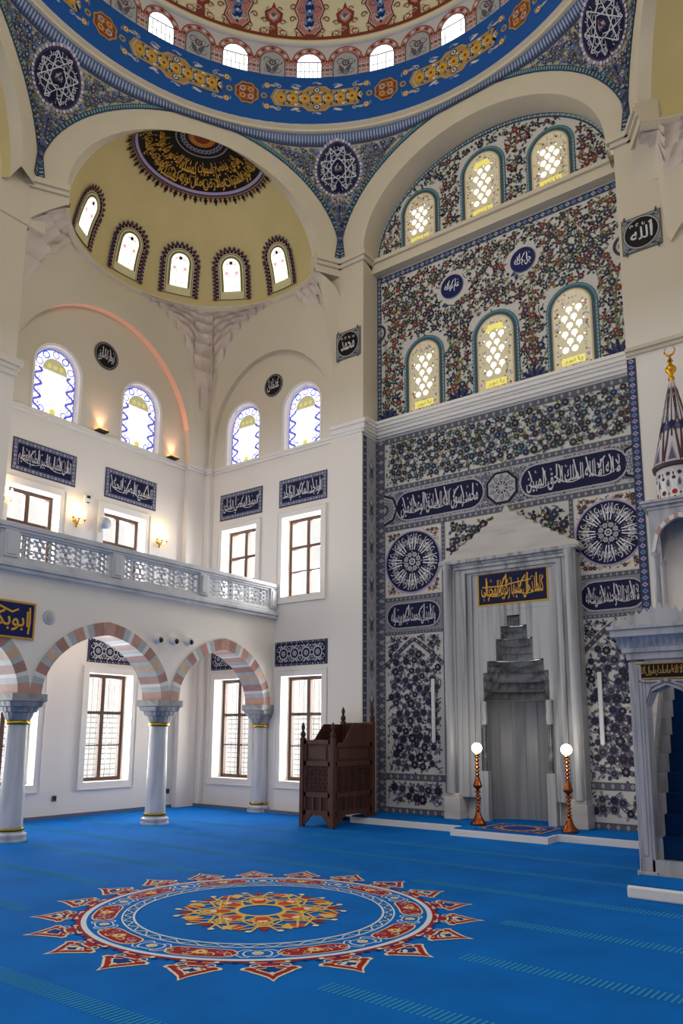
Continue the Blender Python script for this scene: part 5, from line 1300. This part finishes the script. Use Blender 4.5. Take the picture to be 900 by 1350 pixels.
for i in range(8):
    u = 2*PI*i/8; w = PI/8
    A.poly([(u-w, 0), (u, .34), (u+w, 0)], 'offw', 1); A.poly([(u-w*.62, .02), (u, .25), (u+w*.62, .02)], 'lilac', 2); A.poly([(u-w*.4, .03), (u, .18), (u+w*.4, .03)], 'greyd', 3)
    A.stroke([(u, .3), (u, .6), (u, .97)], .1, 'plum', 2)
    for s in (-1, 1):
        A.stroke([(u+s*w*.95, .02), (u+s*w*.6, .35), (u+s*w*.9, .62), (u+s*w*.5, .9)], .12, 'maroon', 2); A.leaf(u+s*w*.45, .36, .14, .12, PI/2, 'plum', 2, 0)
    for t in (.42, .55, .66, .76, .86): A.poly([(u+w-.16, t), (u+w, t+.05), (u+w+.16, t), (u+w, t-.05)], 'slate' if t < .6 else 'maroon', 3)
    A.poly([(u-.22, .45), (u, .52), (u+.22, .45), (u, .38)], 'navy', 3)
spire = A.mb.build('spire', mn)
b = MB(M('gilt', '#d79a2b', .3, 1.)); zf = zc_+HQ
b.lathe([(.04, zf-.02), (.05, zf+.03), (.03, zf+.06), (.025, zf+.09), (.075, zf+.15), (.08, zf+.19), (.03, zf+.25), (.02, zf+.28), (.045, zf+.31), (.018, zf+.35), (.012, zf+.4)], (cx, cy, 0), 20)
b.tube([(cx+.075*sin(t), cy, zf+.475-.075*cos(t)) for t in (i*.26-2.6 for i in range(21))], [.004+.013*sin(PI*i/20) for i in range(21)], 8)
b.build('crescent_finial', spire, smooth=True, auto=50)
b = MB(trim_white); b.prism([(PX0+.1, 7.96), (PX1+.2, 7.96), (PX1+.1, 8.6), (PX0+.03, 8.6)], lambda x, y: (x, y, 0), lambda x, y: (x, y, .12)); estep = b.build('entry_step', mn, bevel=.02)
b = MB(carpet); b.prism([(PX0+.11, 8.0), (PX1+.2, 8.0), (PX1+.1, 8.59), (PX0+.05, 8.59)], lambda x, y: (x, y, .12), lambda x, y: (x, y, .135)); b.build('step_carpet', estep)

# ------------------------------------------------------------------ wooden preacher's seat
ks = thing('preacher_seat', 'dark carved wooden preaching chair with tall sides and pointed corner finials by the tiled wall', 'chair', (-8.2, 10.95, 0))
kx0, kx1, ky0, ky1 = -8.6, -7.86, 10.36, 11.62; ZL, ZH = 1.5, 1.8
def post(x, y, zt, fin):
    b = MB(wood); b.box(x-.04, x+.04, y-.04, y+.04, 0, zt); cpost = b.build('corner_post', ks, bevel=.006)
    b = MB(wood_lo); b.lathe([(.03, zt), (.045, zt+.03), (.05, zt+.07), (.03, zt+.1), (.02, zt+.13), (.032, zt+.16), (.036, zt+.19), (.012, zt+.25), (0, zt+.27)], (x, y, 0), 14); b.build('finial', cpost, smooth=True, auto=50)
for x in (kx0+.04, kx1-.04): post(x, ky0+.04, ZL, 1); post(x, ky1-.04, ZH, 1)
def panel_wall(name, axis, fixed, a, b_, zt, front):
    mb = MB(wood); t = .02
    def bx(s0, s1, z0, z1, d0, d1, mat=None):
        if axis == 'x': mb.box(s0, s1, *sorted((fixed+d0*front, fixed+d1*front)), z0, z1, mat)
        else: mb.box(*sorted((fixed+d0*front, fixed+d1*front)), s0, s1, z0, z1, mat)
    bx(a, b_, .2, zt, -.03, 0, wood_lo)
    for z0, z1 in ((.2, .28), (.5, .58), (1.02, 1.1), (zt-.07, zt)): bx(a, b_, z0, z1, 0, t)
    for s0, s1 in ((a, a+.05), (b_-.05, b_)): bx(s0, s1, .2, zt, 0, t)
    L = b_-a-.1; m = 3 if axis == 'x' else 4
    for i in range(1, m): s = a+.05+L*i/m; bx(s-.02, s+.02, .28, .5, 0, t)
    bx(a+.1, b_-.1, 1.14, zt-.11, 0, .012)
    # turned star-work in the middle panel
    zc, r0 = .8, .2; s_c = (a+b_)/2
    segs = []
    for i in range(-2, 3):
        for j in (-1, 0, 1):
            c0_, z0_ = s_c+i*L/5, zc+j*.14
            for k in range(8): q = PI*k/4; segs.append(((c0_+.03*cos(q), z0_+.03*sin(q)), (c0_+.075*cos(q+.2), z0_+.075*sin(q+.2))))
            for k in range(8): q = PI*k/4; segs.append(((c0_+.045*cos(q), z0_+.045*sin(q)), (c0_+.045*cos(q+PI/4), z0_+.045*sin(q+PI/4))))
    for (p0, p1), (q0, q1) in segs:
        p0, q0 = [max(a+.05, min(b_-.05, v)) for v in (p0, q0)]; p1, q1 = [max(.58, min(1.02, v)) for v in (p1, q1)]; Ls = hypot(q0-p0, q1-p1)
        if Ls < .005: continue
        ux, uz = -(q1-p1)/Ls*.005, (q0-p0)/Ls*.005
        f = (lambda d: (lambda s, z: (s, fixed+d*front, z)) if axis == 'x' else (lambda s, z: (fixed+d*front, s, z)))
        mb.prism([(p0+ux, p1+uz), (q0+ux, q1+uz), (q0-ux, q1-uz), (p0-ux, p1-uz)], f(0), f(.014))
    return mb.build(name, ks)
panel_wall('front_panel', 'x', ky0+.04, kx0+.08, kx1-.08, ZL-.04, -1)
panel_wall('side_panel', 'y', kx1-.04, ky0+.08, ky1-.08, ZL-.08, 1)
panel_wall('side_panel', 'y', kx0+.04, ky0+.08, ky1-.08, ZL-.08, -1)
b = MB(wood_lo); b.box(kx0+.08, kx1-.08, ky1-.06, ky1-.02, .2, ZH-.03); b.build('backrest', ks, bevel=.008)
for x in (kx0+.03, kx1-.05): b = MB(wood); b.prism([(ky0+.3, ZL-.1), (ky0+.62, ZH-.06), (ky1-.06, ZH-.06), (ky1-.06, ZL-.1)], lambda y, z, x=x: (x, y, z), lambda y, z, x=x: (x+.025, y, z)); b.build('armrest', ks, bevel=.006)
b = MB(wood_lo); b.box(kx0+.06, kx1-.06, ky0+.5, ky1-.06, 1.05, 1.1); b.build('seat', ks, bevel=.008)
for x0, x1, y in ((kx0, kx1, ky0+.02),):
    for s in (0, 1):
        b = MB(wood)
        xa = x0+.08 if s == 0 else x1-.08; d = 1 if s == 0 else -1
        b.prism([(xa, .02), (xa+d*.1, .1), (xa+d*.17, .2), (xa, .2)], lambda x, z: (x, y, z), lambda x, z: (x, y+.03, z)); b.build('bracket', ks)
for s in (0, 1):
    ya = ky0+.08 if s == 0 else ky1-.08; d = 1 if s == 0 else -1
    for x in (kx1-.05, kx0+.02): b = MB(wood); b.prism([(ya, .02), (ya+d*.14, .1), (ya+d*.3, .2), (ya, .2)], lambda y, z, x=x: (x, y, z), lambda y, z, x=x: (x+.03, y, z)); b.build('bracket', ks)
b = MB(gold); b.box(kx1-.02, kx1-.008, ky1-.12, ky1-.1, 1.2, 1.32); b.build('hinge', ks)

# ------------------------------------------------------------------ copper floor lamps
def lamp(label, loc):
    t = thing('copper_lamp_stand', label, 'lamp', loc, 'copper lamp stands beside the prayer niche')
    x, y, z = loc; P = [(.0, 0), (.125, 0), (.13, .02), (.12, .05), (.075, .1), (.05, .16), (.035, .22)]
    for i, (r, h) in enumerate(((.05, .05), (.038, .055), (.045, .05), (.035, .06), (.045, .055), (.05, .06))):
        zz = P[-1][1]; P += [(.018, zz+.008), (r, zz+h*.5), (r*.95, zz+h*.62), (.02, zz+h)]
    zz = P[-1][1]; P += [(.03, zz+.02), (.075, zz+.06), (.07, zz+.09), (.045, zz+.16), (.03, zz+.22)]
    for i in range(6):
        zz = P[-1][1]; r = (.042, .038, .048, .036, .044, .05)[i]; P += [(.018, zz+.008), (r, zz+.03), (r*.9, zz+.036), (.02, zz+.058)]
    b = MB(copper); b.lathe(P, loc, 24); b.build('stand', t, smooth=True, auto=60); zt = P[-1][1]
    b = MB(gold); b.lathe([(.03, zt), (.05, zt+.01), (.045, zt+.03), (.03, zt+.035)], loc, 20); hold = b.build('lamp_holder', t, smooth=True, auto=50)
    b = MB(bulb_mat); b.lathe([(.02, zt+.03)]+[(.085*sin(q), zt+.115-.085*cos(q)) for q in (.3+i*(PI-.3)/12 for i in range(13))], loc, 24); b.build('bulb', hold, smooth=True)
    return zt
zt = lamp('copper lamp stand with a glowing globe on the left of the niche', (-5.79, 11.56, .118))
b0 = [o for o in bpy.data.objects if o.name == 'copper_lamp_stand'][0]
dup(b0, (-4.27, 11.56, .118), 'copper lamp stand with a glowing globe on the right of the niche')
# ------------------------------------------------------------------ wall fittings
def sconce(label, loc):
    t = thing('wall_sconce', label, 'wall lamp', loc, 'brass candle wall lamps on the gallery wall'); x, y, z = loc
    b = MB(gold); b.lathe([(.0, -.005), (.05, 0), (.04, .015), (0, .02)], (0, 0, 0), 14); b.v = [(x+p[2], y+p[0], z+p[1]) for p in b.v]
    b.tube([(x, y, z), (x+.07, y, z-.06), (x+.12, y, z-.02)], .01, 6)
    for s in (-1, 0, 1): b.tube([(x+.05, y, z-.04), (x+.1, y+s*.06, z-.09), (x+.14, y+s*.13, z-.04), (x+.14, y+s*.13, z+.0)], .009, 6); b.lathe([(.012, 0), (.03, .01), (.03, .02), (.012, .03)], (x+.14, y+s*.13, z), 10)
    b.lathe([(.0, -.16), (.025, -.13), (.03, -.1), (.012, -.06)], (x+.06, y, z), 10); brk = b.build('bracket', t, smooth=True, auto=50)
    b = MB(sconce_glow)
    for s in (-1, 0, 1): b.lathe([(.012, .03), (.014, .09), (.026, .12), (.024, .16), (.01, .2), (0, .21)], (x+.14, y+s*.13, z), 10)
    b.build('candle_bulb', brk, smooth=True)
    return t
s0 = sconce('brass candle wall lamp between the two gallery windows', (XL, 8.4, 5.68))
dup(s0, (XL, 6.86, 5.72), 'brass candle wall lamp by the left edge of the view'); dup(s0, (XL, 10.47, 5.68), 'brass candle wall lamp between the gallery window and the corner')
def uplight(label, loc):
    t = thing('wall_uplight', label, 'wall lamp', loc, 'flat floodlights standing on the ledge under the arched windows'); x, y, z = loc
    b = MB(black_plastic); b.box(x, x+.16, y-.12, y+.12, z, z+.035); b.box(x+.02, x+.05, y-.02, y+.02, z-.02, z); b.build('housing', t, bevel=.006)
    b = MB(M('amber_lens', '#ffcf70', .4, emit=8, ecol='#ffb040')); b.box(x+.015, x+.145, y-.1, y+.1, z+.035, z+.042); b.build('lens', t)
    return t
u0 = uplight('flat black floodlight glowing amber on the ledge between the two arched windows', (XL+.005, 8.83, 7.64))
dup(u0, (XL+.005, 10.72, 7.64), 'flat black floodlight glowing amber on the ledge beside the room corner')
def dome_cam(label, loc):
    t = thing('dome_camera', label, 'camera', loc, 'white dome cameras on the gallery front'); x, y, z = loc
    b = MB(plastic_white); b.lathe([(.085, 0), (.09, .03), (.08, .07), (.06, .1)], (0, 0, 0), 20); b.v = [(x+p[2], y+p[0], z+p[1]) for p in b.v]; b.build('body', t, smooth=True, auto=40)
    b = MB(black_plastic); b.lathe([(.05, 0)]+[(.05*cos(q), .05*sin(q)) for q in (PI/2*i/6 for i in range(1, 7))], (0, 0, 0), 16); b.v = [(x+.09+p[2]*.8, y+p[0]+.02, z+p[1]-.02) for p in b.v]; b.build('lens', t, smooth=True)
    return t
d0 = dome_cam('white dome camera on the gallery front, the one nearest the wide arch', (XG, 8.69, 3.2))
dup(d0, (XG, 9.05, 3.21), 'white dome camera on the gallery front, in the middle of its row of three'); dup(d0, (XG, 9.4, 3.23), 'white dome camera on the gallery front, the one nearest the narrow arch')
t = thing('ceiling_speaker', 'flat white round speaker grille on the gallery front beside the blue plaque', 'speaker', (XG, 6.58, 3.32))
b = MB(plastic_grey); b.lathe([(.0, .012), (.07, .012), (.1, .008), (.115, .0)], (0, 0, 0), 28); b.v = [(XG+p[2], 6.58+p[0], 3.32+p[1]) for p in b.v]; b.build('rim', t, smooth=True)
b = MB(M('speaker_mesh', '#a9acb0', .6)); b.lathe([(0, .016), (.06, .014), (.065, .011)], (0, 0, 0), 24); b.v = [(XG+p[2], 6.58+p[0], 3.32+p[1]) for p in b.v]; b.build('grille', t, smooth=True)
t = thing('wall_fan', 'grey round wall speaker on a bracket beside the gallery window', 'speaker', (XL, 9.0, 5.7)); t.name = 'wall_speaker'
b = MB(plastic_grey); b.lathe([(0, .2), (.09, .195), (.125, .16), (.13, .08), (.1, .03), (0, .02)], (0, 0, 0), 24); b.v = [(XL+p[2]+.06, 8.97+p[0], 5.72+p[1]) for p in b.v]; b.build('body', t, smooth=True, auto=50)
b = MB(plastic_white); b.box(XL, XL+.09, 8.95, 8.99, 5.55, 5.75); b.build('bracket', t)
t = thing('wall_sensor', 'small white wall box with a black window above the candle lamp', 'sensor', (XL, 8.63, 6.12))
b = MB(plastic_white); b.box(XL, XL+.06, 8.55, 8.7, 6.05, 6.25); b.build('case', t, bevel=.01); b = MB(black_plastic); b.box(XL+.06, XL+.066, 8.6, 8.68, 6.18, 6.235); b.build('screen', t)
b = MB(black_plastic); b.box(XL+.06, XL+.066, 8.6, 8.66, 6.08, 6.1); b.build('slot', t)
def socket(label, loc, dx, dy):
    t = thing('wall_socket', label, 'socket', loc, 'dark floor level wall sockets'); x, y, z = loc
    b = MB(M('socket_plate', '#3d4046', .4)); b.box(x, x+.015, y-.045, y+.045, z-.05, z+.05); b.build('plate', t, bevel=.004)
    b = MB(black_plastic); b.lathe([(.028, .0), (.028, .006), (.02, .003), (0, .003)], (0, 0, 0), 16); b.v = [(x+.015+p[2], y+p[0], z+p[1]) for p in b.v]; b.build('outlet', t)
    return t
k0 = socket('dark wall socket low on the left wall below the window in the wide arch', (XL, 8.36, .36), 0, 0)
dup(k0, (XL, 11.05, .34), 'dark wall socket low on the left wall close to the corner')
pp = spandrel(PC, .80, .12)
t = thing('corner_camera', 'small black camera hanging in the stalactite corner under the half dome', 'camera', pp)
b = MB(black_plastic); x, y, z = pp
for s in (-1, 0, 1): b.lathe([(0, -.05), (.035, -.04), (.045, 0), (.03, .03), (0, .035)], (x+s*.05, y+s*.05, z), 12)
b.build('lens', t, smooth=True)
b = MB(M('camera_bracket', '#6a6560', .5)); b.tube([(x, y, z), (x-.12, y+.12, z+.06)], .012, 8); b.build('bracket', t)

mb = MB(white_wall); mb.box(3.4, 3.5, -4, 12.4, 0, 12); mb.build('wall_right', kind='structure')
mb = MB(white_wall); mb.box(-13, 3.5, -4.1, -4, 0, 6.5); mb.build('wall_rear', kind='structure')
# ------------------------------------------------------------------ daylight, lamps, fill and camera
w = bpy.data.worlds.new('overcast_sky'); bpy.context.scene.world = w; w.use_nodes = True
bg = w.node_tree.nodes['Background']; bg.inputs[0].default_value = (1., .985, .96, 1); bg.inputs[1].default_value = WORLD_STRENGTH
def light(name, typ, loc, energy, col=(1, 1, 1), **kw):
    l = bpy.data.lights.new(name, typ); l.energy = energy; l.color = col
    for k, v in kw.items():
        if k != 'rot' and k != 'target': setattr(l, k, v)
    o = bpy.data.objects.new(name, l); COL.objects.link(o); o.location = loc
    if 'target' in kw: o.rotation_euler = (Vector(kw['target'])-Vector(loc)).to_track_quat('-Z', 'Y').to_euler()
    return o
for i, (c, wd, z0, z1, g) in enumerate(LW): light('window_daylight', 'AREA', (XL-.6, c, (z0+z1)/2), WIN_E, (1, .985, .95), shape='RECTANGLE', size=1.0, size_y=z1-z0, target=(0, c-.3, (z0+z1)/2-1.2))
for i, (c, wd, z0, z1, g) in enumerate(FW): light('window_daylight', 'AREA', (c, YF+.6, (z0+z1)/2), WIN_E, (1, .985, .95), shape='RECTANGLE', size=1.0, size_y=z1-z0, target=(c+.5, 0, (z0+z1)/2-1.2))
for x in (-5.79, -4.27): light('lamp_light', 'POINT', (x, 11.4, zt+.24), 9, (1, .93, .8), shadow_soft_size=.08)
for y in (6.86, 8.4, 10.47): light('sconce_light', 'POINT', (XL+.2, y, 5.98), 3.2, (1, .75, .45), shadow_soft_size=.06)
for y in (8.83, 10.72): light('uplight_light', 'SPOT', (XL+.09, y, 7.7), 20, (1, .5, .28), spot_size=1.5, spot_blend=1, shadow_soft_size=.05, target=(XL-.0, y, 8.7))
light('gallery_point', 'POINT', (-12.0, 8.3, 3.5), 8, (1, .8, .6), shadow_soft_size=.15)  # warm point light under the gallery, no fixture modelled
light('dome_fill', 'POINT', (-5.8, 6.5, 12.6), DOME_FILL_E, (1, .95, .86), shadow_soft_size=1.2)  # added fill for the upper shell, no fixture hangs there
cam = bpy.data.cameras.new('camera'); co = bpy.data.objects.new('camera', cam); COL.objects.link(co); bpy.context.scene.camera = co
cam.sensor_fit = 'VERTICAL'; cam.sensor_height = 36.; cam.sensor_width = 24.; cam.lens = 36*994.384/1350; cam.clip_end = 200
cam.shift_y = (794.348-675)/1350; cam.shift_x = -(452.051-450)/1350
yaw, pit, rol = 0.6376159, 0.1699568, 0.0056060
fw = Vector((-sin(yaw)*cos(pit), cos(yaw)*cos(pit), sin(pit))); r = Vector((cos(yaw), sin(yaw), 0)); u = r.cross(fw)
r2 = r*cos(rol)+u*sin(rol); u2 = u*cos(rol)-r*sin(rol)
co.matrix_world = Matrix(((r2.x, u2.x, -fw.x, 0), (r2.y, u2.y, -fw.y, 0), (r2.z, u2.z, -fw.z, 1.6), (0, 0, 0, 1)))
sc = bpy.context.scene
sc.view_settings.view_transform = 'Standard'; sc.view_settings.look = 'None'; sc.view_settings.exposure = EXPO
sc.cycles.max_bounces = 8; sc.cycles.diffuse_bounces = 5; sc.cycles.transparent_max_bounces = 12; sc.cycles.caustics_reflective = False; sc.cycles.caustics_refractive = False
sc.cycles.sample_clamp_indirect = 6
